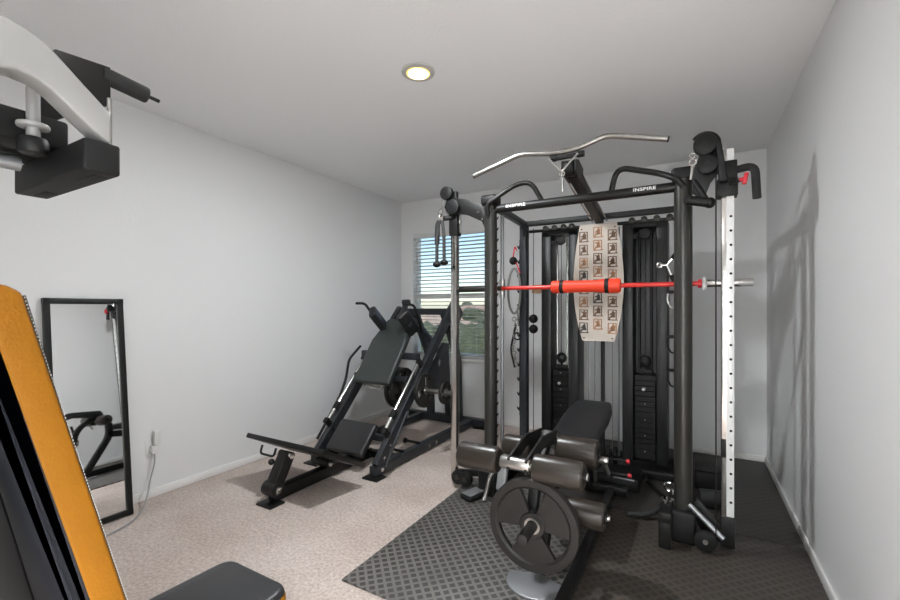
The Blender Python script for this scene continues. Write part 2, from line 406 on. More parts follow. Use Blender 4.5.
while x < -3: addbox(b, (x, 15, -3), (x+0.135, 15.025, -1.5)); x += 0.15
obj('boards', b, M_fence, ft, smooth=False)
b = B(); addbox(b, (-20, 15.025, -2.7), (-3, 15.07, -2.62)); addbox(b, (-20, 15.025, -1.8), (-3, 15.07, -1.72)); obj('rail', b, M_fence, ft, smooth=False)

# ------------------------------------------------------------------ ceiling light
lc = (-1.40, 2.08)
t = thing('recessed_ceiling_light', (lc[0], lc[1], H), 'round recessed ceiling light glowing warm white, the only lamp', 'ceiling light')
b = B(); lathe(b, (lc[0], lc[1], H), (lc[0], lc[1], H-0.02), [(0.060, 0.0), (0.098, 0.0), (0.096, 0.008), (0.075, 0.013), (0.068, 0.012), (0.060, 0.0)], 48); obj('trim_ring', b, M_lamptrim, t)
b = B(); lathe(b, (lc[0], lc[1], H), (lc[0], lc[1], H-0.02), [(0.0, 0.016), (0.056, 0.014), (0.060, 0.0)], 48); obj('diffuser', b, M_lamp, t)
b = B(); lathe(b, (lc[0], lc[1], H), (lc[0], lc[1], H-0.02), [(0.0562, 0.0139), (0.069, 0.012), (0.068, 0.001)], 48); obj('glow_ring', b, M_lampring, t)
ll = bpy.data.lights.new('ceiling_lamp_light', 'AREA'); ll.shape = 'DISK'; ll.size = 0.13; ll.energy = 25; ll.color = (0.94, 0.975, 1)
for (qx, qy, qr, qn, ql) in ((-0.55, 0.35, 0.098, 'recessed_ceiling_light', 'added unseen round recessed fill light, above the doorway end of the room'), (0.0, -1.15, 0.30, 'added_hallway_light', 'added unseen round flush fill light in the hallway behind the viewer')):  # both fixtures added out of view where the fill lights hang
    t = thing(qn, (qx, qy, H), ql, 'ceiling light')
    b = B(); lathe(b, (qx, qy, H), (qx, qy, H-0.05), [(qr*0.68, 0.0), (qr, 0.0), (qr, 0.008), (qr*0.75, 0.013), (qr*0.68, 0.0)], 40); obj('trim_ring', b, M_lamptrim, t)
    b = B(); lathe(b, (qx, qy, H), (qx, qy, H-0.05), [(0.0, 0.016), (qr*0.62, 0.012), (qr*0.68, 0.0)], 40); obj('diffuser', b, M_lamp, t)
lo = bpy.data.objects.new('ceiling_lamp_light', ll); lo.location = (lc[0], lc[1], H-0.025); C.objects.link(lo)

# ------------------------------------------------------------------ rubber mats
def rubber_mat(lo, hi, m, label):
    b = B(); addbox(b, (*lo, 0.001), (*hi, 0.011), 0.003, 2)
    return tag(obj('rubber_mat', b, m, origin=((lo[0]+hi[0])/2, (lo[1]+hi[1])/2, 0)), label, 'mat', 'rubber mats under the power rack')
rubber_mat((-1.505, 1.56), (-0.506, 3.02), M_mat1, 'grey studded rubber mat with the free front left corner, beside bare carpet')
rubber_mat((-0.50, 1.56), (0.548, 3.02), M_mat2, 'brownish black studded rubber mat along the right wall at the front')
rubber_mat((-0.50, 3.026), (0.548, 4.56), M_mat3, 'black studded rubber mat in the far right corner')
rubber_mat((-1.33, 3.026), (-0.506, 4.56), M_mat3, 'black studded rubber mat mostly hidden behind the bench')

# ------------------------------------------------------------------ mirror, outlet, cable
def bar_between(bm, a, b, w_, h_, up): beam(bm, [a, b], w_, h_, 0.003, up=up)
mx0, my0, my1, mz = -3.185, 0.985, 1.392, 1.405
xt = XL+0.022
t = thing('standing_mirror', (mx0, (my0+my1)/2, 0), 'tall narrow mirror in a thin black frame leaning on the left wall', 'mirror')
nrm = V(mz, 0, mx0-xt).normalized()   # faces the room, tilted up
def mp_(y, k): return V(mx0+(xt-mx0)*k, y, mz*k)+V(0, 0, 0.004)
b = B(); fw = 0.034; k = fw/mz/2
addpts = lambda a, c: beam(b, [a, c], 0.03, fw, 0.004, up=nrm)
beam(b, [mp_(my0+fw/2, 0), mp_(my0+fw/2, 1)], fw, 0.026, 0.004, up=nrm); beam(b, [mp_(my1-fw/2, 0), mp_(my1-fw/2, 1)], fw, 0.026, 0.004, up=nrm)
beam(b, [mp_(my0, k+0.002), mp_(my1, k+0.002)], fw, 0.026, 0.004, up=nrm); beam(b, [mp_(my0, 1-k), mp_(my1, 1-k)], fw, 0.026, 0.004, up=nrm)
obj('frame', b, M_black, t)
b = B(); prism(b, [mp_(my0+0.02, 0.015), mp_(my1-0.02, 0.015), mp_(my1-0.02, 0.985), mp_(my0+0.02, 0.985)], -nrm*0.004); obj('glass', b, M_mirror, t, smooth=False)

def outlet(name, c, n, label):
    t = thing(name, c, label, 'wall outlet'); c = Vector(c); n = Vector(n); s = V(0, 0, 1).cross(n)
    def bx(a0, a1, z0, z1, d0, d1, bev): 
        p = [c+s*a0+n*d0+V(0, 0, z0), c+s*a1+n*d1+V(0, 0, z1)]
        lo = V(*[min(p[0][i], p[1][i]) for i in range(3)]); hi = V(*[max(p[0][i], p[1][i]) for i in range(3)])
        return addbox(B(), lo, hi, bev)
    obj('cover_plate', bx(-0.036, 0.036, -0.058, 0.058, 0.0005, 0.006, 0.002), M_wplast, t)
    for dz in (-0.022, 0.022): obj('socket', bx(-0.016, 0.016, dz-0.014, dz+0.014, 0.006, 0.0085, 0.002), M_white, t)
    return t
outlet('wall_outlet', (XL, 1.575, 0.36), (1, 0, 0), 'white wall outlet on the left wall beside the mirror, device plugged in')
outlet('wall_outlet', (0.21, YB, 0.375), (0, -1, 0), 'white empty wall outlet low on the far wall behind the white post')
t = thing('plug_in_device', (XL+0.01, 1.60, 0.40), 'small white plug-in device standing up from the left wall outlet', 'plug')
obj('body', addbox(B(), (XL+0.0095, 1.580, 0.375), (XL+0.045, 1.625, 0.475), 0.008), M_wplast, t)
obj('plug', addbox(B(), (XL+0.0095, 1.565, 0.315), (XL+0.040, 1.605, 0.372), 0.006), M_wplast, t)
b = B(); tube(b, [(XL+0.03, 1.585, 0.325), (XL+0.045, 1.58, 0.25), (-3.28, 1.54, 0.16), (-3.21, 1.49, 0.075), (-3.12, 1.42, 0.03), (-3.05, 1.33, 0.008), (-3.0, 1.2, 0.008), (-2.97, 0.9, 0.008)], 0.0055, 0.05, n=8)
o = obj('power_cord', b, M_cord, t); o['label'] = 'thin grey power cord drooping to the floor'

# ------------------------------------------------------------------ weight plate
def plate_mesh(c, ax, R, th, holes=3, rot=0.0, ri=0.026):
    """round plate with three window-like grip holes; built from a ring, a hub, spokes"""
    c = Vector(c); ax = Vector(ax).normalized(); ref = V(0, 0, 1); x = ref.cross(ax).normalized(); y = ax.cross(x)
    b = B()
    h = th/2; a0, a1 = c-ax*h, c+ax*h
    # rim
    lathe(b, a0, a1, [(R*0.785, 0.25*th), (R*0.84, 0), (R*0.985, 0), (R, 0.12*th), (R, 0.88*th), (R*0.985, th), (R*0.84, th), (R*0.785, 0.75*th), (R*0.785, 0.25*th)], 56)
    # hub
    lathe(b, a0, a1, [(ri, -0.0), (R*0.26, 0.0), (R*0.28, 0.1*th), (R*0.28, 0.9*th), (R*0.26, th), (ri, th), (ri, 0.0)][1:] + [(ri, th)], 40)
    # webs
    for q in range(holes):
        am = rot+2*PI*q/holes
        hw = PI/holes*0.64
        pts = []
        n = 8
        for k in range(n+1):
            a = am-hw+2*hw*k/n; pts.append((R*0.815*math.cos(a), R*0.815*math.sin(a)))
        w0 = hw*1.15
        for k in range(n+1):
            a = am+w0-2*w0*k/n; pts.append((R*0.262*math.cos(a), R*0.262*math.sin(a)))
        prism(b, [c-ax*th*0.28+x*p[0]+y*p[1] for p in pts], ax*th*0.56)
    return b
def weight_plate(c, ax, R, th, label, rot=0.0, m=None, group=None):
    t = thing('weight_plate', c, label, 'weight plate', group)
    obj('disc', plate_mesh(c, ax, R, th, rot=rot), m or M_iron, t)
    ax = Vector(ax).normalized(); b = B()
    lathe(b, Vector(c)-ax*th*0.52, Vector(c)+ax*th*0.52, [(0.0262, 0), (0.036, 0), (0.036, -1e-9), (0.0262, -1e-9), (0.0262, 0)], 32)
    obj('hub_ring', b, M_steel, t)
    return t

# ------------------------------------------------------------------ HACK SQUAT / LEG PRESS
hx = -2.52
hs = thing('leg_press_machine', (hx, 3.1, 0), 'dark plate-loaded hack squat leg press machine standing on carpet by the window', 'leg press machine')
b = B()
beam(b, [(hx+0.33, 2.62, 0.055), (hx+0.33, 4.30, 0.055)], 0.075, 0.075)                      # right floor beam
obj('floor_beam', b, M_slate, hs)
b = B(); beam(b, [(hx-0.33, 2.62, 0.055), (hx-0.33, 4.30, 0.055)], 0.075, 0.075); obj('floor_beam', b, M_slate, hs)
b = B(); beam(b, [(hx-0.50, 4.32, 0.06), (hx+0.52, 4.32, 0.06)], 0.08, 0.085); obj('rear_beam', b, M_slate, hs)
b = B(); beam(b, [(hx, 1.94, 0.06), (hx, 2.95, 0.06)], 0.075, 0.085); beam(b, [(hx-0.33, 2.95, 0.06), (hx+0.33, 2.95, 0.06)], 0.06, 0.06); obj('centre_beam', b, M_black, hs)
for p in ((hx, 1.93), (hx+0.33, 2.63), (hx-0.33, 2.63), (hx+0.46, 4.32), (hx-0.46, 4.32)):
    obj('foot_plate_pad', addbox(B(), (p[0]-0.075, p[1]-0.06, 0.001), (p[0]+0.075, p[1]+0.06, 0.014), 0.002), M_black, hs)
# inclined rails
def rail_pt(x, y): return V(x, y, 0.08+(y-2.66)*1.03)
for sx in (0.33, -0.33):
    b = B(); beam(b, [rail_pt(hx+sx, 2.66), rail_pt(hx+sx, 3.88)], 0.05, 0.095, up=(0, -1, 1)); obj('inclined_rail', b, M_slate, hs)
    b = B(); off = V(0, -0.07, 0.068); tube(b, [rail_pt(hx+sx*0.98, 2.86)+off, rail_pt(hx+sx*0.98, 3.34)+off], 0.017); obj('guide_rod', b, M_chrome, hs)
    b = B(); beam(b, [rail_pt(hx+sx, 2.84), rail_pt(hx+sx, 2.84)+off*1.25], 0.04, 0.05); obj('rod_bracket', b, M_black, hs); b = B(); beam(b, [rail_pt(hx+sx, 3.34), rail_pt(hx+sx, 3.34)+off*1.25], 0.04, 0.05); obj('rod_bracket', b, M_black, hs)
    b = B(); p = rail_pt(hx+sx*0.98, 2.93)+off; cyl(b, p, p+V(0, 0.05, 0.0515), 0.028, bev=0.004); obj('bumper', b, M_rub, hs)
# rear posts up to the rail tops
for sx in (0.19, -0.19):
    b = B(); beam(b, [(hx+sx, 4.30, 0.1), (hx+sx, 4.26, 0.80), (hx+sx, 3.97, 1.29)], 0.075, 0.07, fil=0.1, up=(0, 1, 0)); obj('rear_post', b, M_slate, hs)
b = B(); beam(b, [(hx-0.30, 3.95, 1.31), (hx+0.30, 3.95, 1.31)], 0.06, 0.07); obj('top_crossbeam', b, M_slate, hs)
b = B(); prism(b, [(hx+0.29, 3.78, 1.20), (hx+0.29, 3.92, 1.42), (hx+0.29, 4.06, 1.30), (hx+0.29, 3.95, 1.16)], (0.085, 0, 0), 0.004); obj('gusset', b, M_black, hs)
b = B(); beam(b, [(hx-0.30, 4.0, 1.29), (hx+0.05, 4.25, 0.75), (hx+0.05, 4.3, 0.1)], 0.06, 0.06, fil=0.1, up=(0, 1, 0)); obj('rear_brace', b, M_slate, hs)
# footplate on two arms
fr = Matrix.Rotation(math.radians(-3), 3, 'X')
pc = V(hx, 2.17, 0.355)
d1 = V(0, 0.16, -0.03); 
b = B(); tiltq = Matrix.Rotation(math.radians(33), 3, 'X')
ctr = V(hx+0.0, 2.235, 0.283)
addbox(b, (ctr.x-0.40, ctr.y-0.235, ctr.z-0.017), (ctr.x+0.40, ctr.y+0.235, ctr.z+0.017), 0.004, rot=Matrix.Rotation(math.radians(-28), 3, 'X'))
FP = obj('foot_platform', b, M_black, hs)
b = B(); beam(b, [(hx, 1.95, 0.10), (hx, 2.07, 0.315)], 0.085, 0.085, up=(0, -1, 0)); cyl(b, (hx-0.06, 1.95, 0.10), (hx+0.06, 1.95, 0.10), 0.052); obj('front_arm', b, M_black, hs)
for p in ((1.95, 0.10), (2.06, 0.305)):
    b = B(); cyl(b, (hx-0.066, p[0], p[1]), (hx+0.066, p[0], p[1]), 0.024, bev=0.004); obj('pivot_bolt', b, M_chrome, hs)
b = B(); cyl(b, (hx-0.07, 2.42, 0.135), (hx+0.07, 2.42, 0.135), 0.036, bev=0.006); beam(b, [(hx, 2.44, 0.08), (hx, 2.44, 0.13)], 0.08, 0.06); obj('rear_pivot', b, M_black, hs)
b = B(); cyl(b, (hx-0.076, 2.42, 0.135), (hx+0.076, 2.42, 0.135), 0.020, bev=0.004); obj('pivot_bolt', b, M_chrome, hs)
b = B(); tube(b, [(hx-0.22, 2.03, 0.345), (hx-0.22, 2.01, 0.29), (hx-0.07, 2.01, 0.29), (hx-0.07, 2.03, 0.345)], 0.008, 0.03, n=8); obj('pull_pin_loop', b, M_black, hs)
b = B(); sphere(b, (hx-0.07, 1.99, 0.26), 0.022, u=14); cyl(b, (hx-0.07, 1.99, 0.26), (hx-0.03, 2.0, 0.26), 0.008); obj('knob', b, M_plast, hs)
# pads
def slab(pts_xy, org, ux, uy, un, th, bev):
    b = B(); prism(b, [org+ux*p[0]+uy*p[1] for p in pts_xy], un*th, bev); return b
sl_ = V(0, 1, 1.03).normalized(); nr = V(0, -1.03, 1).normalized()
X1 = V(1, 0, 0)
slope2 = V(0, 0.69, 0.72).normalized(); n2 = V(0, -0.72, 0.69).normalized()
b = slab([(-0.20, 0), (0.20, 0), (0.20, 0.29), (-0.20, 0.29)], V(hx, 2.66, 0.12), X1, slope2, n2, 0.06, 0.018); obj('lower_pad', b, M_vinyl, hs)
b = B(); beam(b, [(hx, 2.72, 0.06), (hx, 2.80, 0.22)], 0.06, 0.06); beam(b, [(hx-0.3, 2.84, 0.25), (hx+0.3, 2.84, 0.25)], 0.05, 0.05); obj('lower_pad_bracket', b, M_slate, hs)
b = slab([(-0.205, 0), (0.205, 0), (0.205, 0.45), (0.12, 0.70), (-0.12, 0.70), (-0.205, 0.45)], V(hx, 3.01, 0.65), X1, V(0, 0.68, 0.9).normalized(), V(0, -0.9, 0.68).normalized(), 0.06, 0.02); obj('back_pad', b, M_gvinyl, hs)
b = B(); bu = V(0, 0.68, 0.9).normalized(); p0 = V(hx, 3.06, 0.66)
for sx in (-0.13, 0.13): beam(b, [p0+X1*sx+bu*0.02, p0+X1*sx+bu*0.72], 0.045, 0.045, up=(0, -1, 1))
beam(b, [p0+X1*-0.33+bu*0.30+V(0, .02, 0), p0+X1*0.33+bu*0.30+V(0, .02, 0)], 0.06, 0.06); beam(b, [p0+X1*-0.30+bu*0.06+V(0, .02, 0), p0+X1*0.30+bu*0.06+V(0, .02, 0)], 0.05, 0.05)
obj('carriage', b, M_slate, hs)
b = B(); tube(b, [p0+V(-0.09, -0.03, -0.01), p0+V(-0.09, -0.03, -0.045), p0+V(0.09, -0.03, -0.045), p0+V(0.09, -0.03, -0.01)], 0.007, 0.02, n=8); obj('lower_bar', b, M_chrome, hs)
# shoulder pads: two thick pads pointing forward over the back pad
for sx, sgn in ((-0.175, -1), (0.215, 1)):
    a = V(hx+sx, 3.15+0.03*(sgn > 0), 1.315-0.03*(sgn > 0)); dv = V(0.0, 0.26, -0.22)
    u_ = dv.normalized(); nn = V(sgn*-0.25, -0.62, 0.70); nn = (nn-u_*nn.dot(u_)).normalized(); sd = nn.cross(u_)
    b = slab([(-0.07, 0), (0.06, 0), (0.06, 0.28), (-0.07, 0.28)], a, sd, u_, nn, 0.07, 0.02); obj('shoulder_pad', b, M_vinyl, hs)
    b = B(); beam(b, [a+u_*0.13, V(hx+sx*0.9, 3.46, 1.13)], 0.03, 0.05); obj('shoulder_bracket', b, M_slate, hs)
    b = B(); tube(b, ([(hx-0.285, 3.10, 1.395), (hx-0.20, 3.13, 1.395), (hx-0.175, 3.20, 1.30)] if sgn < 0 else [(hx+0.17, 3.24, 1.385), (hx+0.27, 3.27, 1.38), (hx+0.285, 3.36, 1.20), (hx+0.25, 3.42, 1.12)]), 0.013, 0.035, n=10); obj('handle', b, M_plast, hs)
b = B(); beam(b, [(hx-0.11, 3.50, 1.10), (hx-0.11, 3.68, 1.40)], 0.045, 0.05, up=(0, -1, 1)); cyl(b, (hx-0.15, 3.68, 1.41), (hx-0.07, 3.68, 1.41), 0.03, bev=0.005); obj('stop_arm', b, M_slate, hs)
# side safety lever
b = B(); tube(b, [(-2.96, 3.34, 0.96), (-2.96, 3.17, 0.84), (-2.96, 3.13, 0.66), (-2.96, 3.06, 0.52), (-2.96, 2.76, 0.16)], 0.013, 0.05, n=10); tube(b, [(-2.87, 2.95, 0.39), (-2.96, 2.95, 0.39)], 0.010); obj('safety_lever', b, M_black, hs)
b = B(); tube(b, [(-2.09, 2.72, 0.20), (-2.09, 2.80, 0.30), (-2.12, 2.98, 0.46)], 0.012, 0.05, n=10); tube(b, [(-2.09, 2.72, 0.20), (-2.09, 2.66, 0.10)], 0.012, n=10); obj('release_lever', b, M_slate, hs)
# weight horn bar through the carriage, and storage pegs
b = B(); cyl(b, (hx-0.30, 3.25, 0.60), (hx+0.71, 3.25, 0.60), 0.022); cyl(b, (hx+0.36, 3.25, 0.60), (hx+0.375, 3.25, 0.60), 0.04)
beam(b, [(hx-0.2, 3.25, 0.60), (hx-0.2, 3.17, 0.71)], 0.05, 0.05); beam(b, [(hx+0.24, 3.25, 0.60), (hx+0.24, 3.17, 0.71)], 0.04, 0.05); obj('weight_horn', b, M_steel, hs)
for yy in (3.02, 3.28):
    b = B(); cyl(b, (hx+0.17, yy, 0.10), (hx+0.33, yy, 0.10), 0.012); cyl(b, (hx+0.155, yy, 0.10), (hx+0.17, yy, 0.10), 0.024); obj('storage_peg', b, M_black, hs)
for yy in (2.68,):
    for zz in (0.06,):
        b = B(); cyl(b, (hx+0.366, yy, zz), (hx+0.376, yy, zz), 0.016, 12); obj('frame_bolt', b, M_chrome, hs)
for yy, zz in ((2.72, 0.14), (2.80, 0.22)):
    b = B(); cyl(b, (hx+0.354, yy, zz), (hx+0.364, yy, zz), 0.012, 12); obj('frame_bolt', b, M_chrome, hs)
for yy in (3.38, 3.5):
    b = B(); cyl(b, (hx+0.366, yy, 0.055), (hx+0.378, yy, 0.055), 0.018, 12); obj('frame_bolt', b, M_chrome, hs)
# small emblem of crossed strokes on the side panel
b = B(); prism(b, [(hx+0.30, 3.42, 0.68), (hx+0.30, 3.72, 1.00), (hx+0.30, 3.86, 0.98), (hx+0.30, 3.86, 0.55), (hx+0.30, 3.60, 0.50)], (0.012, 0, 0), 0.003); PN = obj('side_panel', b, M_slate, hs)
b = B()
for a in (0.3, 1.4, 2.5):
    beam(b, [V(hx+0.3125, 3.66-0.035*math.cos(a), 0.80-0.035*math.sin(a)), V(hx+0.3125, 3.66+0.035*math.cos(a), 0.80+0.035*math.sin(a))], 0.001, 0.007, 0.0003, up=(1, 0, 0))
obj('emblem', b, M_gray, PN)
weight_plate((hx+0.10, 3.25, 0.60), (1, 0, 0), 0.19, 0.034, 'left of the two black weight plates under the leg press back pad', 0.4)
weight_plate((hx+0.16, 3.25, 0.60), (1, 0, 0), 0.19, 0.034, 'right of the two black weight plates under the leg press back pad', 0.6)
weight_plate((hx+0.405, 3.25, 0.60), (1, 0, 0), 0.155, 0.03, 'medium black weight plate on the leg press right horn, against the rail', 0.2)
weight_plate((hx+0.62, 3.25, 0.60), (1, 0, 0), 0.10, 0.026, 'smallest black weight plate, outermost on the leg press right horn', 0.2)

# ------------------------------------------------------------------ POWER RACK with cable columns
RX0, RX1, RY0, RY1, RXc = -1.27, -0.045, 2.83, 3.65, -0.6575
rk = thing('power_rack', (RXc, 3.2, 0), 'large black power rack and cable machine with white chromed side post on rubber mats', 'power rack')
ZM = 0.012
for x, r in ((RX0, 0.046), (RX1, 0.048)):
    b = B(); cyl(b, (x, RY0, ZM+0.12), (x, RY0, 2.12), r, 32); obj('front_upright', b, M_upr, rk)
    b = B(); addbox(b, (x-0.062, RY0-0.055, 2.09), (x+0.062, RY0+0.055, 2.165), 0.022, 3); obj('upright_cap', b, M_plast, rk)
    b = B(); addbox(b, (x-0.065, RY0-0.085, ZM), (x+0.065, RY0+0.07, 0.19), 0.015, 3); obj('foot_cover', b, M_plast, rk)
    # side base and side top beams
    b = B(); beam(b, [(x, RY0, 0.055), (x, 4.05, 0.055)], 0.09, 0.08); obj('base_beam', b, M_black, rk)
for x in (-1.31, -0.03):
    b = B(); beam(b, [(x, RY1, 0.05), (x, RY1, 2.10)], 0.075, 0.065); obj('rear_upright', b, M_slate, rk)
    b = B(); beam(b, [(x+(0.045 if x < -1 else -0.01), RY0, 2.10), (x, RY1, 2.10)], 0.05, 0.05); obj('side_beam', b, M_slate, rk)
# front teeth (bar catches) on the inner side of the left front upright; left side of rear upright; right upright inner
def teeth(x, y, z0, z1, n, d, nm='bar_catches', m=M_black, s=1.0):
    b = B()
    for k in range(n):
        z = z0+(z1-z0)*k/(n-1)
        prism(b, [(x, y-0.004, z-0.022*s), (x+d*0.012, y-0.004, z-0.024*s), (x+d*0.030, y-0.004, z+0.004*s), (x+d*0.026, y-0.004, z+0.016*s), (x+d*0.014, y-0.004, z-0.002), (x, y-0.004, z+0.022*s)], (0, 0.008, 0))
    addbox(b, (min(x, x-d*0.012), y-0.005, z0-0.06), (max(x, x-d*0.012), y+0.005, z1+0.06))
    return obj(nm, b, m, rk)
teeth(RX0+0.044, RY0-0.0, 0.35, 2.0, 22, 0.55, s=0.6)
teeth(-1.348, RY1-0.02, 0.45, 1.9, 12, -0.8, s=0.9)
# guide rods for the bar
for x in (-1.25, -0.065):
    b = B(); cyl(b, (x, 2.995, 0.09), (x, 2.995, 2.05), 0.014, 16); obj('guide_rod', b, M_alu, rk)
# front pull-up beam with lettering
b = B(); tube(b, [(RX0+0.03, RY0, 2.062), (RX1-0.03, RY0, 2.062)], 0.030, n=24); FB = obj('pull_up_beam', b, M_black, rk)
# raised handles
b = B(); tube(b, [(RX0-0.0, RY0-0.052, 2.02), (RX0+0.0, RY0-0.07, 2.09), (RX0+0.20, RY0-0.02, 2.215), (RX0+0.31, RY0-0.02, 2.215), (RX0+0.385, RY0, 2.075)], 0.0165, 0.07); obj('pull_up_handle', b, M_black, rk)
b = B(); tube(b, [(RX1+0.0, RY0-0.052, 2.05), (RX1-0.03, RY0-0.07, 2.09), (RX1-0.12, RY0-0.02, 2.15), (RX1-0.36, RY0-0.02, 2.225), (RX1-0.40, RY0, 2.07)], 0.0175, 0.07); obj('pull_up_handle', b, M_black, rk)
# writing
def text_mesh(s, size, origin, rotz, m, parent, name='lettering', ext=0.0008, rx=PI/2):
    cu = bpy.data.curves.new('t', 'FONT'); cu.body = s; cu.size = size; cu.extrude = ext; cu.align_x = 'CENTER'; cu.align_y = 'CENTER'; cu.offset = size*0.02
    cu.space_character = 1.08
    o = bpy.data.objects.new('t', cu); C.objects.link(o)
    dg = bpy.context.evaluated_depsgraph_get(); me = bpy.data.meshes.new_from_object(o.evaluated_get(dg))
    bpy.data.objects.remove(o); me.materials.clear(); me.materials.append(m)
    me.transform(Matrix.Translation(Vector(origin)-root_loc(parent)) @ Matrix.Rotation(rotz, 4, 'Z') @ Matrix.Rotation(rx, 4, 'X') @ Matrix.Diagonal((1.35, 1, 1, 1)))
    r = bpy.data.objects.new(name, me); C.objects.link(r); r.parent = parent; return r
text_mesh('INSPIRE', 0.030, (RX0+0.20, RY0-0.0305, 2.066), 0, M_white, FB)
text_mesh('INSPIRE', 0.026, (RX1-0.205, RY0-0.0305, 2.066), 0, M_white, FB)
# rear beams
b = B(); beam(b, [(-1.31, RY1, 2.10), (-0.03, RY1, 2.10)], 0.045, 0.045); obj('rear_beam', b, M_black, rk); b = B(); beam(b, [(-1.31, RY1+0.02, 0.05), (-0.03, RY1+0.02, 0.05)], 0.06, 0.06); obj('lower_rear_beam', b, M_black, rk); b = B(); beam(b, [(-1.31, 4.05, 0.055), (-0.03, 4.05, 0.055)], 0.06, 0.06); obj('lower_rear_beam', b, M_black, rk)
b = B(); tube(b, [(-1.28, RY1+0.055, 2.04), (-0.06, RY1+0.055, 2.04)], 0.014, n=10)
obj('rear_bar', b, M_black, rk)
for x in (-1.13, -1.05, -0.97, -0.90, -0.42, -0.33, -0.24, -0.15):
    b = B(); cyl(b, (x, RY1+0.035, 2.055), (x, RY1+0.075, 2.055), 0.024, bev=0.004); cyl(b, (x, RY1+0.028, 2.055), (x, RY1+0.035, 2.055), 0.009, 12); obj('pulley', b, M_upr, rk)
# weight towers
def tower(x0, x1, lab, open_):
    y0, y1, z0, z1 = 3.78, 4.02, 0.09, 2.06
    b = B(); w_ = x1-x0
    # two curved side shrouds, back, bottom box, top strip
    s_ = 0.085
    for a, c in ((x0, x0+s_), (x1-s_, x1)): addbox(b, (a, y0, z0), (c, y1, z1), 0.012, 2)
    if not open_: addbox(b, (x0+s_-0.004, y1-0.02, z0), (x1-s_+0.004, y1, z1))
    addbox(b, (x0+s_-0.004, y0, z1-0.05), (x1-s_+0.004, y1, z1-0.002))
    T_ = obj('weight_shroud', b, M_shroud, rk)
    if lab: T_['label'] = lab
    # weight stack
    bs = B(); n = 14 if open_ else 16; zt = 0.79 if open_ else 0.80
    for k in range(n):
        a = 0.11+(zt-0.11)*k/n
        addbox(bs, (x0+s_+0.006, y0+0.035, a), (x1-s_-0.006, y1-0.03, a+(zt-0.11)/n-0.002), 0.003, 1)
    SK = obj('weight_stack', bs, M_plast, T_)
    for k in range(n):
        if k % 3 == 1:
            a = 0.11+(zt-0.11)*(k+0.5)/n
            bb = B(); cyl(bb, ((x0+x1)/2, y0+0.0352, a), ((x0+x1)/2, y0+0.0325, a), 0.006, 10); obj('number_mark', bb, M_gray, SK)
    a = zt-0.115
    bb = B(); cyl(bb, ((x0+x1)/2-0.01, y0+0.035, a), ((x0+x1)/2-0.01, y0+0.012, a), 0.013, 14, bev=0.003); obj('selector_pin', bb, M_wplast, T_)
    bb = B(); sphere(bb, ((x0+x1)/2, y0+0.07, zt+0.11), 0.045, sy=0.6, sz=1.1, u=18); addbox(bb, ((x0+x1)/2-0.05, y0+0.06, zt), ((x0+x1)/2+0.05, y0+0.1, zt+0.045), 0.006); cyl(bb, ((x0+x1)/2, y0+0.07, zt+0.04), ((x0+x1)/2, y0+0.07, zt+0.09), 0.010, 10); obj('stack_pulley', bb, M_plast, T_)
    for dx in (-0.045, 0.045):
        bb = B(); cyl(bb, ((x0+x1)/2+dx, y0+0.09, zt), ((x0+x1)/2+dx, y0+0.09, z1-0.05), 0.010, 12); obj('stack_guide_rod', bb, M_chrome if open_ else M_black, T_)
    bb = B(); cyl(bb, ((x0+x1)/2, y0+0.06, zt+0.13), ((x0+x1)/2, y0+0.06, z1-0.10), 0.003, 8); obj('cable', bb, M_black, T_)
    bb = B(); cyl(bb, ((x0+x1)/2, y0+0.02, z1-0.10), ((x0+x1)/2, y0+0.05, z1-0.10), 0.045, 20, bev=0.005); cyl(bb, ((x0+x1)/2-0.075, y0+0.02, z1-0.12), ((x0+x1)/2-0.075, y0+0.05, z1-0.12), 0.02, 14); obj('top_pulley', bb, M_plast, T_)
tower(-1.19, -0.865, None, True)
tower(-0.505, -0.165, None, False)
# centre column and low pulley
b = B(); beam(b, [(-0.665, 3.82, 0.05), (-0.665, 3.82, 2.05)], 0.035, 0.03); obj('centre_post', b, M_black, rk)
for x in (-0.80, -0.745, -0.60, -0.545):
    b = B(); cyl(b, (x, 3.9, 0.08), (x, 3.9, 2.05), 0.003 if x in (-0.80, -0.60) else 0.007, 10); obj('centre_guide_rod', b, M_alu, rk)
# exercise chart hung on the rear beam
zc = 1.575
def chart_half(z):
    k = (z-1.08)/(2.035-1.08); return 0.125+0.062*math.sin(PI*min(1, max(0, k))**0.9)+0.02*k
pts = []
N = 16
for k in range(N+1): z = 1.08+(2.035-1.08)*k/N; pts.append((-0.665+chart_half(z), 3.60, z))
for k in range(N, -1, -1): z = 1.08+(2.035-1.08)*k/N; pts.append((-0.665-chart_half(z), 3.60, z))
M_chart = mat('beige_chart_card', (0.60, 0.53, 0.46), 0.5, var=0.15, vscale=4)
b = B(); prism(b, pts, (0, 0.006, 0)); CH = tag(obj('exercise_chart', b, M_chart, origin=(-0.665, 3.6, 1.08), smooth=False), 'beige barrel-shaped exercise chart with rows of small brown figures, hung on the rear beam', 'exercise chart')
M_fb = mat('chart_figure_brown', (0.16, 0.085, 0.045), 0.6); M_fd = mat('chart_figure_dark', (0.06, 0.05, 0.045), 0.6); M_ft = mat('chart_figure_tan', (0.40, 0.20, 0.10), 0.6)
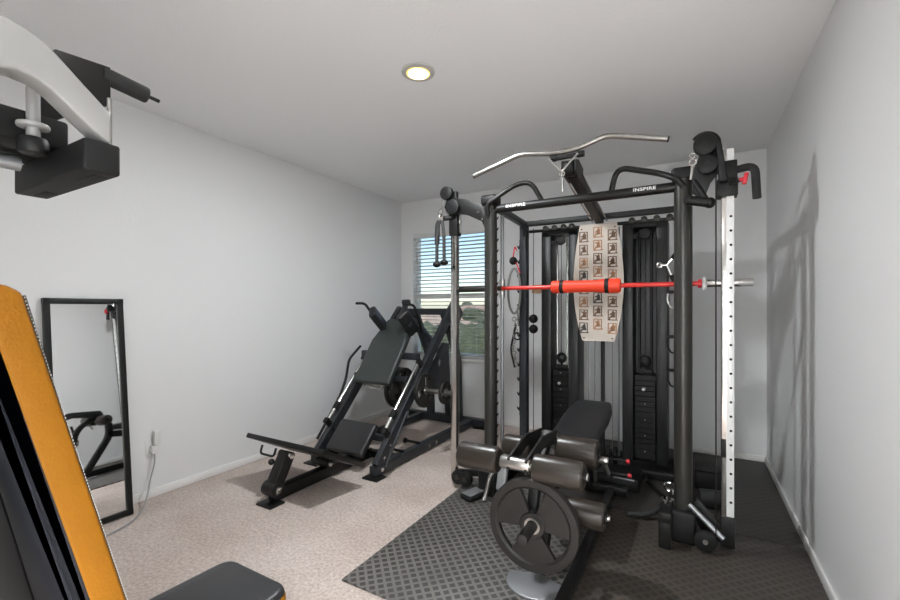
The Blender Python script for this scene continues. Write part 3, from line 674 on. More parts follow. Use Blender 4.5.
def figure(cx, cz, rnd, m):
    b = B(); y = 3.5995
    def q(a, b_, w_): beam(b, [V(cx+a[0]*1.25, y, cz+a[1]*1.2), V(cx+b_[0]*1.25, y, cz+b_[1]*1.2)], w_*1.7, 0.0012, 0.0002, up=(0, 1, 0))
    # little machine frame: post, base, top, seat, and a seated torso and limbs
    q((-0.026, -0.034), (-0.026, 0.034), 0.005); q((0.022, -0.034), (0.022, 0.030), 0.005); q((-0.030, -0.035), (0.032, -0.035), 0.005); q((-0.028, 0.033), (0.026, 0.030), 0.004)
    q((-0.008, -0.012), (0.016, -0.012), 0.010); q((0.002, -0.010), (0.004+rnd.uniform(-.006, .006), 0.018), 0.016)
    q((0.0, 0.012), (-0.018, 0.004+rnd.uniform(-.01, .016)), 0.006); q((0.002, -0.012), (-0.016, -0.016), 0.008); q((-0.016, -0.016), (-0.018, -0.032), 0.006)
    cyl(b, (cx+0.004, y-0.0006, cz+0.026), (cx+0.004, y+0.0006, cz+0.026), 0.007, 10)
    obj('exercise_figure', b, m, CH, smooth=False)
rnd = random.Random(3)
rows = [1.97-0.107*k for k in range(9)]
for i, z in enumerate(rows):
    for j, dx in enumerate((-0.112, 0.0, 0.112)):
        zz = z+(0.02 if j == 1 else -0.012)
        if abs(dx) > chart_half(zz)-0.035: dx = math.copysign(chart_half(zz)-0.037, dx)
        if zz-0.02 < 1.125: continue
        figure(-0.665+dx, zz-0.02, rnd, rnd.choice((M_fb, M_fb, M_fd, M_ft)))
b = B()
for dx, z in ((-0.13, 2.0), (0.13, 2.0), (-0.11, 1.105), (0.11, 1.105)): cyl(b, (-0.665+dx, 3.596, z), (-0.665+dx, 3.60, z), 0.006, 10)
obj('corner_screw', b, M_black, CH)

# lat pull-down arm and head
latA, latB = V(RXc, 3.63, 2.08), V(RXc, 2.74, 2.215)
b = B(); beam(b, [latA, latB], 0.066, 0.08, up=(0, 0, 1)); obj('lat_arm', b, M_black, rk)
for dx in (-0.056, 0.056):
    b = B(); tube(b, [latA+V(dx, 0, -0.02), latB+V(dx, 0, -0.02)], 0.006, n=8); obj('lat_cable', b, M_chrome, rk)
b = B()
for dx in (-0.045, 0.033): prism(b, [(RXc+dx, 2.82, 2.17), (RXc+dx, 2.82, 2.25), (RXc+dx, 2.70, 2.275), (RXc+dx, 2.62, 2.255), (RXc+dx, 2.62, 2.18)], (0.012, 0, 0))
obj('lat_head', b, M_black, rk)
for p in ((2.66, 2.215), (2.765, 2.225)):
    b = B(); cyl(b, (RXc-0.028, p[0], p[1]), (RXc+0.028, p[0], p[1]), 0.05, 28, bev=0.006); obj('lat_pulley', b, M_plast, rk)
b = B(); beam(b, [(RXc-0.11, 2.66, 2.293), (RXc+0.07, 2.66, 2.293)], 0.026, 0.026); cyl(b, (RXc-0.125, 2.66, 2.295), (RXc-0.085, 2.66, 2.295), 0.020); cyl(b, (RXc+0.045, 2.66, 2.295), (RXc+0.085, 2.66, 2.295), 0.020); obj('lat_bar_cradle', b, M_black, rk)
b = B(); tube(b, [(RXc-0.12, 2.60, 2.28), (RXc-0.03, 2.58, 2.18), (RXc+0.06, 2.60, 2.28)], 0.006, 0.02, n=8); tube(b, [(RXc-0.03, 2.58, 2.18), (RXc-0.03, 2.60, 2.06)], 0.007, n=8); torus(b, (RXc-0.03, 2.58, 2.165), (0, 1, 0), 0.016, 0.005, 16, 6); obj('carabiner', b, M_chrome, rk)
# lat bar resting on the head
b = B(); ly = 2.66
tube(b, [(-1.322, ly, 2.271), (-0.98, ly, 2.362), (-0.78, ly, 2.330), (-0.63, ly, 2.327), (-0.46, ly, 2.374), (-0.40, ly, 2.368), (-0.116, ly, 2.292)], 0.0165, 0.05, n=16)
LB = thing('lat_pulldown_bar', (RXc, ly, 2.37), 'long bent steel lat bar resting on top of the rack head, nearest the ceiling', 'lat bar')
obj('bar', b, M_steel, LB)
b = B(); cyl(b, (-1.326, ly, 2.2699), (-1.321, ly, 2.2713), 0.0172, 16); obj('end_cap', b, M_plast, LB)
b = B(); cyl(b, (-0.117, ly, 2.2923), (-0.112, ly, 2.291), 0.0172, 16); obj('end_cap', b, M_plast, LB)

# side cable posts, swivel arms, pulleys
def side_post(x, y, sg, white, zt, z0, armpts, hx_, hz):
    w2, d2 = (0.028, 0.030) if white else (0.024, 0.026)
    b = B(); addbox(b, (x-w2, y-d2, z0), (x+w2, y+d2, zt), 0.004); P_ = obj('cable_post', b, M_chrome, rk)
    if white:
        P_['label'] = 'chromed post with a white holed face'
        b = B(); addbox(b, (x-w2+0.024, y-d2-0.002, z0+0.17), (x+w2+0.003, y-d2+0.01, zt-0.22), 0.001)
        addbox(b, (x-w2+0.024, y-d2-0.002, zt-0.20), (x+w2+0.003, y-d2+0.01, zt), 0.001); WF = obj('white_face', b, M_white, P_)
        b = B(); z = z0+0.25
        while z < zt-0.3: cyl(b, (x+w2-0.012, y-d2-0.003, z), (x+w2-0.012, y-d2, z), 0.007, 12); z += 0.078
        obj('adjustment_holes', b, M_dark, P_)
        b = B(); addbox(b, (x-w2-0.004, y-d2-0.006, z0-0.0), (x+w2+0.008, y+d2+0.004, z0+0.165), 0.004); obj('post_foot', b, M_plast, P_)
        b = B(); addbox(b, (x-w2-0.002, y-d2-0.0035, 0.53), (x-w2+0.0215, y-d2+0.01, 0.63), 0.001); obj('black_band', b, M_plast, P_)
    return P_
PL = (-1.578, 2.85); PR = (0.168, 2.80)
side_post(PL[0], PL[1], -1, False, 2.0, 0.06, None, 0, 0)
side_post(PR[0], PR[1], 1, True, 2.22, 0.04, None, 0, 0)
# left head
b = B(); addbox(b, (PL[0]-0.036, PL[1]-0.036, 1.90), (PL[0]+0.036, PL[1]+0.036, 2.14), 0.006); addbox(b, (PL[0]-0.012, PL[1]-0.02, 2.14), (PL[0]+0.02, PL[1]+0.02, 2.24), 0.004); LS = obj('slide_carriage', b, M_plast, rk)
b = B(); prism(b, [(PL[0]-0.08, PL[1]-0.03, 2.12), (PL[0]-0.05, PL[1]-0.03, 2.20), (PL[0]+0.10, PL[1]-0.03, 2.165), (PL[0]+0.24, PL[1]-0.03, 2.11), (RX0-0.04, PL[1]-0.03, 2.05), (RX0-0.04, PL[1]-0.03, 1.92), (PL[0]+0.24, PL[1]-0.03, 1.985), (PL[0]+0.12, PL[1]-0.03, 2.045), (PL[0], PL[1]-0.03, 2.07)], (0, 0.012, 0), 0.002)
obj('swivel_arm', b, M_black, rk)
b = B()
for dx, dz in ((0.215, 0.075), (0.245, 0.02)): cyl(b, (PL[0]+dx, PL[1]-0.036, 1.98+dz), (PL[0]+dx, PL[1]-0.03, 1.98+dz), 0.009, 12)
obj('bolt', b, M_chrome, rk)
for dx, dy, dz, r in ((-0.045, -0.05, 2.222, 0.052), (0.01, -0.055, 2.11, 0.058)):
    b = B(); cyl(b, (PL[0]+dx, PL[1]+dy-0.02, dz), (PL[0]+dx, PL[1]+dy+0.02, dz), r, 28, bev=0.008); obj('arm_pulley', b, M_plast, rk)
b = B(); tube(b, [(PL[0], PL[1]-0.03, 2.04), (PL[0]-0.12, PL[1]-0.06, 2.03), (PL[0]-0.125, PL[1]-0.06, 1.84)], 0.019, 0.06); obj('grip_handle', b, M_grip, rk)
b = B(); cyl(b, (PL[0]+0.055, PL[1]-0.02, 2.06), (PL[0]+0.055, PL[1]-0.02, 1.92), 0.005, 10); cyl(b, (PL[0]+0.055, PL[1]-0.02, 1.99), (PL[0]+0.055, PL[1]-0.02, 2.01), 0.012, 10); obj('pull_pin', b, M_steel, rk)
# left base: link bar, low pulley, foot pedal, curved tube
b = B(); beam(b, [(PL[0], PL[1]-0.0, 0.09), (RX0, RY0, 0.15)], 0.03, 0.05); obj('base_link', b, M_black, rk)
for x, y, z in ((PL[0]+0.055, PL[1]-0.05, 0.085), (PL[0]+0.125, PL[1]-0.06, 0.085)):
    b = B(); cyl(b, (x-0.0, y-0.022, z), (x, y+0.022, z), 0.052, 28, bev=0.008); obj('low_pulley', b, M_plast, rk)
    b = B(); cyl(b, (x, y-0.027, z), (x, y-0.022, z), 0.018, 16); obj('pulley_hub', b, M_upr, rk)
FTL = thing('foot_pedal', (-1.345, 2.72, ZM), 'grey metal foot pedal lying on the mat at the left post', 'foot pedal')
b = B(); addbox(b, (-1.40, 2.61, 0.0125), (-1.29, 2.77, 0.045), 0.012, 3, rot=Matrix.Rotation(-0.3, 3, 'Z')); obj('base', b, M_rub, FTL)
b = B(); addbox(b, (-1.39, 2.62, 0.046), (-1.30, 2.76, 0.056), 0.004, 2, rot=Matrix.Rotation(-0.3, 3, 'Z')); obj('top_plate', b, M_alu, FTL)
b = B(); tube(b, [(-1.155, 2.74, 0.25), (-1.215, 2.70, 0.20), (-1.24, 2.68, 0.06), (-1.25, 2.66, 0.025)], 0.014, 0.06); tube(b, [(-1.155, 2.74, 0.25), (RX0, RY0-0.06, 0.26)], 0.014); obj('curved_stay', b, M_steel, rk)
b = B(); addbox(b, (-1.17, 2.70, 0.10), (-1.10, 2.74, 0.26), 0.012, 3, rot=Matrix.Rotation(-0.25, 3, 'X')); obj('silver_bracket', b, M_alu, rk)
# right head
b = B(); addbox(b, (PR[0]-0.048, PR[1]-0.045, 1.96), (PR[0]+0.048, PR[1]+0.04, 2.06), 0.006); addbox(b, (PR[0]-0.035, PR[1]-0.04, 2.05), (PR[0]+0.045, PR[1]+0.04, 2.155), 0.006); obj('slide_carriage', b, M_plast, rk)
b = B(); prism(b, [(RX1+0.045, RY0-0.06, 2.0), (RX1+0.055, RY0-0.06, 2.14), (PR[0]-0.10, RY0-0.08, 2.29), (PR[0]-0.05, RY0-0.08, 2.28), (PR[0]-0.02, RY0-0.08, 2.12), (PR[0]-0.08, RY0-0.08, 2.04), (RX1+0.10, RY0-0.06, 1.95)], (0, 0.012, 0), 0.002); obj('swivel_arm', b, M_black, rk)
b = B(); prism(b, [(PR[0]-0.055, PR[1]-0.10, 2.26), (PR[0]-0.03, PR[1]-0.10, 2.24), (PR[0]-0.0, PR[1]-0.10, 2.03), (PR[0]-0.04, PR[1]-0.10, 2.03)], (0, 0.08, 0), 0.006); obj('pulley_guard', b, M_plast, rk)
for dx, dz, r in ((-0.105, 2.245, 0.058), (-0.095, 2.135, 0.052)):
    b = B(); cyl(b, (PR[0]+dx, PR[1]-0.10, dz), (PR[0]+dx, PR[1]-0.055, dz), r, 28, bev=0.008); q_ = obj('arm_pulley', b, M_plast, rk)
    b = B(); cyl(b, (PR[0]+dx, PR[1]-0.104, dz), (PR[0]+dx, PR[1]-0.10, dz), 0.014, 14); obj('pulley_hub', b, M_black, q_)
b = B(); torus(b, (PR[0]-0.105, PR[1]-0.078, 2.245), (0, 1, 0), 0.066, 0.009, 20, 8, 0.6, 3.2); obj('pulley_rim_guard', b, M_plast, rk)
b = B(); torus(b, (PR[0]-0.165, PR[1]-0.09, 2.155), (0, 1, 0), 0.017, 0.005, 16, 6); tube(b, [(PR[0]-0.165, PR[1]-0.09, 2.14), (PR[0]-0.175, PR[1]-0.09, 2.06)], 0.008, n=8); torus(b, (PR[0]-0.165, PR[1]-0.09, 2.195), (0, 1, 0), 0.013, 0.004, 16, 6); obj('cable_end_carabiner', b, M_chrome, rk)
b = B(); tube(b, [(PR[0]+0.03, PR[1]-0.02, 2.10), (PR[0]+0.122, PR[1]-0.04, 2.11), (PR[0]+0.130, PR[1]-0.05, 1.93)], 0.020, 0.08); obj('grip_handle', b, M_grip, rk)
b = B(); cyl(b, (PR[0]+0.01, PR[1]-0.04, 2.025), (PR[0]+0.055, PR[1]-0.075, 2.03), 0.010, 12); obj('pull_pin', b, M_black, rk)
b = B(); cyl(b, (PR[0]+0.052, PR[1]-0.075, 2.03), (PR[0]+0.078, PR[1]-0.082, 2.035), 0.011, 12); addbox(b, (PR[0]+0.066, PR[1]-0.10, 2.003), (PR[0]+0.086, PR[1]-0.065, 2.062), 0.006, rot=Matrix.Rotation(0.2, 3, 'Y')); k_ = obj('red_knob', b, M_redknob, rk); k_['label'] = 'red T-shaped knob'
b = B(); cyl(b, (PR[0]-0.055, PR[1]-0.078, 0.10), (PR[0]-0.055, PR[1]-0.078, 2.20), 0.0035, 8); obj('cable', b, M_black, rk)
b = B(); cyl(b, (PL[0]+0.034, PL[1]-0.02, 0.12), (PL[0]+0.034, PL[1]-0.02, 1.92), 0.003, 8); obj('cable', b, M_black, rk)
# dip / j handle on the right upright
b = B(); cyl(b, (RX1+0.02, RY0-0.10, 1.955), (RX1+0.13, RY0-0.085, 1.93), 0.026, 20); obj('j_hook', b, M_black, rk)
b = B(); tube(b, [(RX1+0.055, RY0-0.05, 2.07), (RX1+0.12, RY0-0.08, 1.94)], 0.015, n=12); obj('j_hook_stay', b, M_black, rk)
b = B(); tube(b, [(RX1+0.02, RY0-0.13, 1.958), (RX1+0.02, RY0-0.1, 1.955)], 0.019); obj('j_hook_end', b, M_plast, rk); b = B(); sphere(b, (RX1+0.13, RY0-0.085, 1.93), 0.03, u=16); obj('j_hook_end', b, M_plast, rk)
# right base: strut, pulleys
b = B(); tube(b, [(RX1+0.03, RY0-0.06, 0.235), (PR[0]-0.02, PR[1]-0.07, 0.10)], 0.014); obj('base_strut', b, M_alu, rk)
b = B(); prism(b, [(RX1+0.03, RY0-0.02, 0.21), (RX1+0.07, RY0-0.02, 0.26), (PR[0]-0.02, PR[1]-0.02, 0.14), (PR[0]-0.02, PR[1]-0.02, 0.05), (RX1+0.1, RY0-0.02, 0.06)], (0, 0.03, 0), 0.004); obj('base_link', b, M_black, rk)
for x, y, z in ((PR[0]-0.105, PR[1]-0.085, 0.075),):
    b = B(); cyl(b, (x, y-0.018, z), (x, y+0.018, z), 0.056, 28, bev=0.008); q_ = obj('low_pulley', b, M_plast, rk)
    b = B(); cyl(b, (x, y-0.022, z), (x, y-0.018, z), 0.013, 16); obj('pulley_hub', b, M_steel, q_)
b = B(); addbox(b, (-0.165, 2.64, ZM), (-0.10, 2.665, 0.21), 0.006); addbox(b, (-0.165, 2.64, 0.15), (-0.10, 2.80, 0.20), 0.005); obj('step_bracket', b, M_black, rk)
# cable with ball stops on the rear left
b = B(); cyl(b, (-1.215, 3.62, 0.1), (-1.215, 3.62, 2.05), 0.003, 8); obj('cable', b, M_black, rk)
for z in (1.255, 1.165):
    b = B(); sphere(b, (-1.215, 3.62, z), 0.040, u=18); obj('ball_stop', b, M_rub, rk)
b = B(); cyl(b, (-1.17, 3.72, 0.1), (-1.17, 3.72, 2.05), 0.003, 8); obj('cable', b, M_black, rk)

# ------------------------------------------------------------------ bar with red sleeves and foam
BAR = thing('barbell', (RXc, 2.995, 1.497), 'horizontal barbell with red shaft and red foam pad held in the rack at chest height', 'barbell')
by, bz = 2.958, 1.497
b = B(); cyl(b, (-1.235, by, bz), (0.06, by, bz), 0.0145, 20); obj('shaft', b, M_red, BAR)
b = B(); cyl(b, (-1.615, by, bz), (-1.30, by, bz), 0.024, 24, bev=0.003); cyl(b, (-1.31, by, bz), (-1.235, by, bz), 0.016, 16); o = obj('sleeve', b, M_upr, BAR); o['label'] = 'dark grey sleeve'
b = B(); cyl(b, (0.075, by, bz), (0.305, by, bz), 0.0235, 24, bev=0.003); o = obj('sleeve', b, M_chrome, BAR); o['label'] = 'chrome sleeve'
b = B(); cyl(b, (0.052, by, bz), (0.072, by, bz), 0.042, 24, bev=0.004); obj('collar', b, M_white, BAR)
b = B(); cyl(b, (0.03, by, bz), (0.052, by, bz), 0.026, 20, bev=0.003); obj('collar_ring', b, M_redknob, BAR)
b = B(); lathe(b, (-0.857, by, bz), (-0.405, by, bz), [(0.0, 0.0), (0.038, 0.0), (0.044, 0.006), (0.044, 0.10), (0.041, 0.14), (0.041, 0.30), (0.047, 0.345), (0.048, 0.44), (0.042, -0.0000001), (0, -0.0000001)], 32); obj('foam_pad', b, M_redfoam, BAR)
for x in (-0.785, -0.487):
    b = B(); cyl(b, (x-0.013, by, bz), (x+0.013, by, bz), 0.0495 if x > -0.6 else 0.0465, 32); obj('strap', b, M_rub, BAR)
for x in (-1.25, -0.065):
    b = B(); cyl(b, (x, 2.995, bz-0.07), (x, 2.995, bz+0.07), 0.022, 20); addbox(b, (x-0.02, by-0.004, bz-0.022), (x+0.02, 2.99, bz+0.022), 0.004); obj('linear_bearing', b, M_steel, BAR)

# ------------------------------------------------------------------ triceps rope on the left arm
RP = thing('triceps_rope', (PL[0]-0.06, PL[1]-0.08, 1.75), 'black triceps rope with knob ends hanging from the left cable arm before the window', 'cable attachment')
px_, py_ = PL[0]-0.07, PL[1]-0.10
b = B(); torus(b, (px_, py_, 2.075), (0, 1, 0), 0.018, 0.005, 18, 6); tube(b, [(px_, py_, 2.095), (px_+0.01, py_+0.03, 2.16)], 0.006, n=8); torus(b, (px_, py_, 2.04), (1, 0, 0), 0.018, 0.005, 18, 6); obj('carabiner', b, M_chrome, RP)
b = B(); cyl(b, (px_-0.015, py_, 2.025), (px_+0.03, py_, 2.02), 0.020, 16, bev=0.004); obj('rope_clamp', b, M_chrome, RP)
b = B(); tube(b, [(px_, py_, 2.03), (px_-0.03, py_, 1.92), (px_-0.033, py_, 1.70)], 0.0125, 0.06, n=12); tube(b, [(px_+0.01, py_, 2.03), (px_+0.035, py_-0.01, 1.92), (px_+0.038, py_-0.01, 1.71)], 0.0125, 0.06, n=12); obj('rope', b, M_rope, RP)
for x, z in ((px_-0.033, 1.68), (px_+0.038, 1.69)):
    b = B(); sphere(b, (x, py_-(0.01 if x > px_ else 0), z), 0.031, sz=0.75, u=18); obj('knob_end', b, M_rub, RP)

# attachments on rear left upright
ST = thing('grey_loop_strap', (-1.36, 3.58, 1.45), 'grey webbing loop strap hanging on the rear left upright catches', 'strap')
b = B(); pts = []
for k in range(25):
    a = 2*PI*k/24; pts.append(V(-1.375+0.058*math.sin(a), 3.57, 1.50+0.20*math.cos(a)*(1.0)))
sweep(b, pts, rrect(0.018, 0.018, 0.004), cap=False, up=(0, 1, 0)); beam(b, [(-1.345, 3.575, 1.32), (-1.335, 3.575, 1.19)], 0.032, 0.008); obj('webbing', b, M_strap, ST)
CR = thing('chain_and_clips', (-1.36, 3.57, 1.0), 'black and silver carabiner chain hanging below the grey loop strap', 'chain')
b = B()
for k in range(9): torus(b, (-1.375+0.012*math.sin(k), 3.57, 1.25-0.05*k), (1, 0, 0) if k % 2 else (0, 1, 0), 0.018, 0.0055, 14, 6)
obj('chain', b, M_steel, CR)
b = B(); tube(b, [(-1.36, 3.57, 1.20), (-1.41, 3.57, 0.98), (-1.37, 3.57, 0.82)], 0.009, 0.05, n=10); torus(b, (-1.345, 3.565, 1.10), (0, 1, 0), 0.03, 0.007, 18, 8); obj('clip', b, M_plast, CR)
AB = thing('ball_handle', (-1.385, 3.57, 1.76), 'small black ball grip hooked high on the rear left upright', 'cable attachment')
b = B(); sphere(b, (-1.385, 3.57, 1.77), 0.036, u=18); obj('ball', b, M_rub, AB)
b = B(); tube(b, [(-1.385, 3.57, 1.80), (-1.37, 3.57, 1.90), (-1.35, 3.57, 1.86)], 0.006, 0.02, n=8); tube(b, [(-1.36, 3.57, 1.76), (-1.32, 3.57, 1.66)], 0.006, n=8); obj('cord', b, M_redknob, AB)
# V handle on right
VH = thing('v_handle', (-0.16, 3.42, 1.60), 'chrome and black V-shaped cable handle hooked left of the right upright', 'cable attachment')
b = B(); tube(b, [(-0.20, 3.42, 1.66), (-0.155, 3.42, 1.655), (-0.115, 3.42, 1.71)], 0.010, 0.01); tube(b, [(-0.155, 3.42, 1.655), (-0.12, 3.42, 1.56)], 0.010); torus(b, (-0.205, 3.42, 1.66), (0, 1, 0), 0.014, 0.007, 16, 8); obj('yoke', b, M_chrome, VH)
b = B(); tube(b, [(-0.122, 3.42, 1.70), (-0.085, 3.42, 1.76)], 0.016); tube(b, [(-0.128, 3.42, 1.585), (-0.09, 3.42, 1.50)], 0.016); obj('grip', b, M_grip, VH)
b = B(); cyl(b, (-0.10, 3.42, 1.62), (-0.065, 3.60, 1.62), 0.007, 10); obj('hook', b, M_black, VH)
for k, (z, lab) in enumerate(((1.42, 'white-topped black stirrup handle hanging just under the red bar at the right upright'), (1.10, 'small black stirrup handle hanging midway down the right upright'), (0.86, 'lowest of the small black stirrup handles hanging at the right upright'))):
    SH = thing('stirrup_handle', (-0.13, 3.42, z), lab, 'cable attachment')
    b = B(); tube(b, [(-0.15, 3.42, z+0.04), (-0.155, 3.42, z-0.02), (-0.13, 3.42, z-0.07), (-0.10, 3.42, z-0.07), (-0.09, 3.42, z-0.02), (-0.10, 3.42, z+0.04), (-0.15, 3.42, z+0.04)], 0.006, 0.02, n=8); obj('stirrup', b, M_wplast if k == 0 else M_plast, SH)
    b = B(); cyl(b, (-0.16, 3.42, z+0.045), (-0.085, 3.42, z+0.045), 0.012, 12); obj('grip', b, M_grip, SH)

# ------------------------------------------------------------------ BENCH with leg developer
bx = -0.655
BN = thing('weight_bench', (bx, 2.5, ZM), 'black padded bench with brownish foam rollers standing inside the power rack', 'weight bench')
def roller(x0, x1, y, z, r=0.058, parent=None):
    b = B(); lathe(b, (x0, y, z), (x1, y, z), [(0.0, 0.002), (r*0.55, 0.0), (r*0.85, 0.001), (r*0.97, 0.008), (r, 0.022), (r, -0.022), (r*0.97, -0.008), (r*0.85, -0.001), (r*0.55, -1e-9), (0, -0.002)], 36)
    o = obj('foam_roller', b, M_roll, BN)
    for s_, xe in ((-1, x0), (1, x1)):
        if abs(xe-bx) > 0.2 or True:
            b = B(); cyl(b, (xe, y, z), (xe+s_*0.008, y, z), r*0.42, 20, bev=0.003); c_ = obj('end_cap', b, M_plast, o)
    return o
# row 1
roller(-0.94, -0.745, 1.75, 0.672); roller(-0.585, -0.375, 1.75, 0.672)
b = B(); cyl(b, (-0.96, 1.75, 0.672), (-0.36, 1.75, 0.672), 0.016, 16); cyl(b, (-0.735, 1.75, 0.672), (-0.60, 1.75, 0.672), 0.028, 20, bev=0.003); obj('roller_axle', b, M_steel, BN)
# row 2
roller(-0.895, -0.735, 2.18, 0.605, 0.056); roller(-0.605, -0.40, 2.18, 0.628, 0.068)
b = B(); cyl(b, (-0.90, 2.18, 0.605), (-0.385, 2.18, 0.605), 0.014, 16); obj('roller_axle', b, M_steel, BN)
b = B(); cyl(b, (-0.39, 2.18, 0.605), (-0.355, 2.18, 0.605), 0.018, 12, bev=0.003); beam(b, [(-0.375, 2.18, 0.605), (-0.36, 2.24, 0.52)], 0.012, 0.02); obj('roller_clamp', b, M_steel, BN)
# row 3
roller(-0.545, -0.335, 1.985, 0.415, 0.060)
b = B(); cyl(b, (-0.655, 1.985, 0.415), (-0.315, 1.985, 0.415), 0.013, 16); obj('roller_axle', b, M_steel, BN)
# lever arms to pivot
for dx in (-0.045, 0.035):
    b = B(); prism(b, [(bx+dx, 1.72, 0.645), (bx+dx, 1.73, 0.70), (bx+dx, 1.95, 0.745), (bx+dx, 2.20, 0.715), (bx+dx, 2.23, 0.66), (bx+dx, 2.18, 0.65), (bx+dx, 1.96, 0.685), (bx+dx, 1.78, 0.645)], (0.012, 0, 0), 0.002); obj('lever_side_plate', b, M_black, BN)
b = B(); cyl(b, (bx-0.06, 2.19, 0.682), (bx+0.06, 2.19, 0.682), 0.026, bev=0.004); obj('pivot', b, M_black, BN)
b = B(); beam(b, [(bx, 2.20, 0.69), (bx, 1.99, 0.55), (bx, 1.93, 0.34)], 0.05, 0.05, fil=0.08, up=(0, 1, 0)); obj('lever', b, M_black, BN)
b = B(); cyl(b, (bx+0.033, 1.95, 0.374), (bx+0.033, 1.70, 0.374), 0.024, 24, bev=0.003); obj('plate_peg', b, M_iron, BN)
b = B(); cyl(b, (bx+0.10, 2.0, 0.50), (bx+0.10, 1.98, 0.60), 0.012, 12); obj('hook_pin', b, M_plast, BN)
# frame
b = B(); beam(b, [(bx, 2.02, 0.05), (bx, 2.28, 0.42), (bx, 2.28, 0.56)], 0.06, 0.06, fil=0.08, up=(0, 1, 0)); beam(b, [(bx, 2.26, 0.44), (bx, 3.15, 0.30)], 0.06, 0.07); beam(b, [(bx, 3.12, 0.31), (bx, 3.22, 0.06)], 0.06, 0.06); beam(b, [(bx-0.26, 3.22, 0.05), (bx+0.26, 3.22, 0.05)], 0.06, 0.06); obj('frame', b, M_black, BN)
b = B(); beam(b, [(bx+0.155, 1.80, 0.045), (bx+0.155, 3.20, 0.045)], 0.05, 0.06); obj('floor_rail', b, M_black, BN)
b = B(); P_ = []
for k in range(17):
    a = PI+PI*k/16; P_.append((bx-0.01+0.135*math.cos(a), 1.99+0.12*math.sin(a), ZM))
P_ += [(bx+0.12, 2.03, ZM), (bx+0.03, 2.05, ZM), (bx+0.02, 2.12, ZM), (bx-0.05, 2.12, ZM), (bx-0.06, 2.05, ZM), (bx-0.145, 2.03, ZM)]
prism(b, P_, (0, 0, 0.012), 0.003); obj('base_plate', b, M_alu, BN)
# pads
b = B(); prism(b, [(bx-0.13, 2.32, 0.47), (bx+0.16, 2.32, 0.47), (bx+0.16, 2.75, 0.47), (bx-0.16, 2.75, 0.47)], (0, 0, 0.07), 0.022); obj('seat_pad', b, M_vinyl, BN)
u2 = V(0, 0.97, 0.24).normalized(); n_ = V(0, -0.24, 0.97).normalized()
b = slab([(-0.165, 0), (0.13, 0), (0.16, 0.30), (0.16, 0.44), (0.135, 0.58), (-0.105, 0.58), (-0.14, 0.44), (-0.155, 0.30)], V(bx, 2.78, 0.465), X1, u2, n_, 0.055, 0.022); obj('back_pad', b, M_vinyl, BN)
b = B(); beam(b, [V(bx, 2.8, 0.44), V(bx, 3.3, 0.56)], 0.05, 0.05); beam(b, [V(bx, 3.12, 0.50), V(bx, 3.12, 0.31)], 0.04, 0.04); obj('back_support', b, M_black, BN)
for p in ((-0.37, 2.95, 0.36), (-0.36, 2.95, 0.27)):
    b = B(); cyl(b, (p[0]-0.28, p[1], p[2]), p, 0.007, 10); obj('adjuster_rod', b, M_black, BN); b = B(); cyl(b, p, (p[0]+0.022, p[1], p[2]), 0.014, 14, bev=0.003); o = obj('red_knob', b, M_redknob, BN)
WP = weight_plate((bx+0.033, 1.85, 0.374), (0, -1, 0.0), 0.208, 0.038, 'large black three-hole weight plate on the bench leg developer, nearest the viewer', -PI/2)

# ------------------------------------------------------------------ small gear on the mats
t = thing('low_row_footrest', (-0.42, 3.60, ZM), 'flat black footrest box with pale strip behind the bench at the rack foot', 'footrest')
obj('box', addbox(B(), (-0.62, 3.30, 0.02), (-0.33, 3.56, 0.12), 0.012), M_rub, t)
obj('edge_strip', addbox(B(), (-0.50, 3.292, 0.108), (-0.36, 3.299, 0.118), 0.001), M_alu, t)
obj('foot', addbox(B(), (-0.60, 3.33, ZM), (-0.35, 3.53, 0.02)), M_rub, t)
t = thing('cable_row_handle', (-0.24, 3.02, ZM), 'black straight pull bar with silver clip lying on the mat left of the right upright', 'cable attachment')
b = B(); tube(b, [(-0.36, 2.93, 0.032), (-0.24, 2.96, 0.04), (-0.15, 3.02, 0.10)], 0.020, 0.05); obj('grip', b, M_grip, t)
b = B(); tube(b, [(-0.15, 3.02, 0.10), (-0.12, 3.02, 0.16), (-0.125, 2.98, 0.22)], 0.010, 0.02); torus(b, (-0.125, 2.98, 0.235), (0, 1, 0), 0.025, 0.008, 18, 8); torus(b, (-0.10, 2.98, 0.20), (1, 0, 0), 0.025, 0.007, 18, 8); obj('clip', b, M_chrome, t)
t = thing('short_pull_bar', (-0.30, 3.6, ZM), 'short black pull bar lying at the foot of the right weight tower', 'cable attachment')
b = B(); tube(b, [(-0.30, 3.55, 0.04), (-0.25, 3.46, 0.032), (-0.16, 3.3, 0.032)], 0.016, 0.05); sphere(b, (-0.30, 3.55, 0.04), 0.026, u=14); obj('grip', b, M_plast, t)
b = B(); torus(b, (-0.155, 3.28, 0.034), (0, 0, 1), 0.028, 0.007, 18, 8); torus(b, (-0.12, 3.25, 0.045), (0.4, 0, 1), 0.026, 0.007, 18, 8); obj('clip', b, M_steel, t)
t = thing('ankle_roller', (0.09, 3.36, ZM), 'grey foam ankle roller lying on the mat right of the right upright', 'roller')
b = B(); cyl(b, (0.04, 3.33, 0.072), (0.19, 3.36, 0.072), 0.058, 24, bev=0.008); obj('foam', b, M_grip, t)
b = B(); cyl(b, (0.19, 3.36, 0.072), (0.24, 3.37, 0.072), 0.015, 14); obj('end_stub', b, M_steel, t)
t = thing('black_gear_box', (0.16, 3.75, ZM), 'low black box on the mat behind the white post', 'box')
obj('box', addbox(B(), (0.02, 3.62, ZM), (0.20, 3.85, 0.15), 0.015), M_rub, t); obj('lid', addbox(B(), (0.015, 3.615, 0.152), (0.205, 3.855, 0.168), 0.006), M_plast, t)
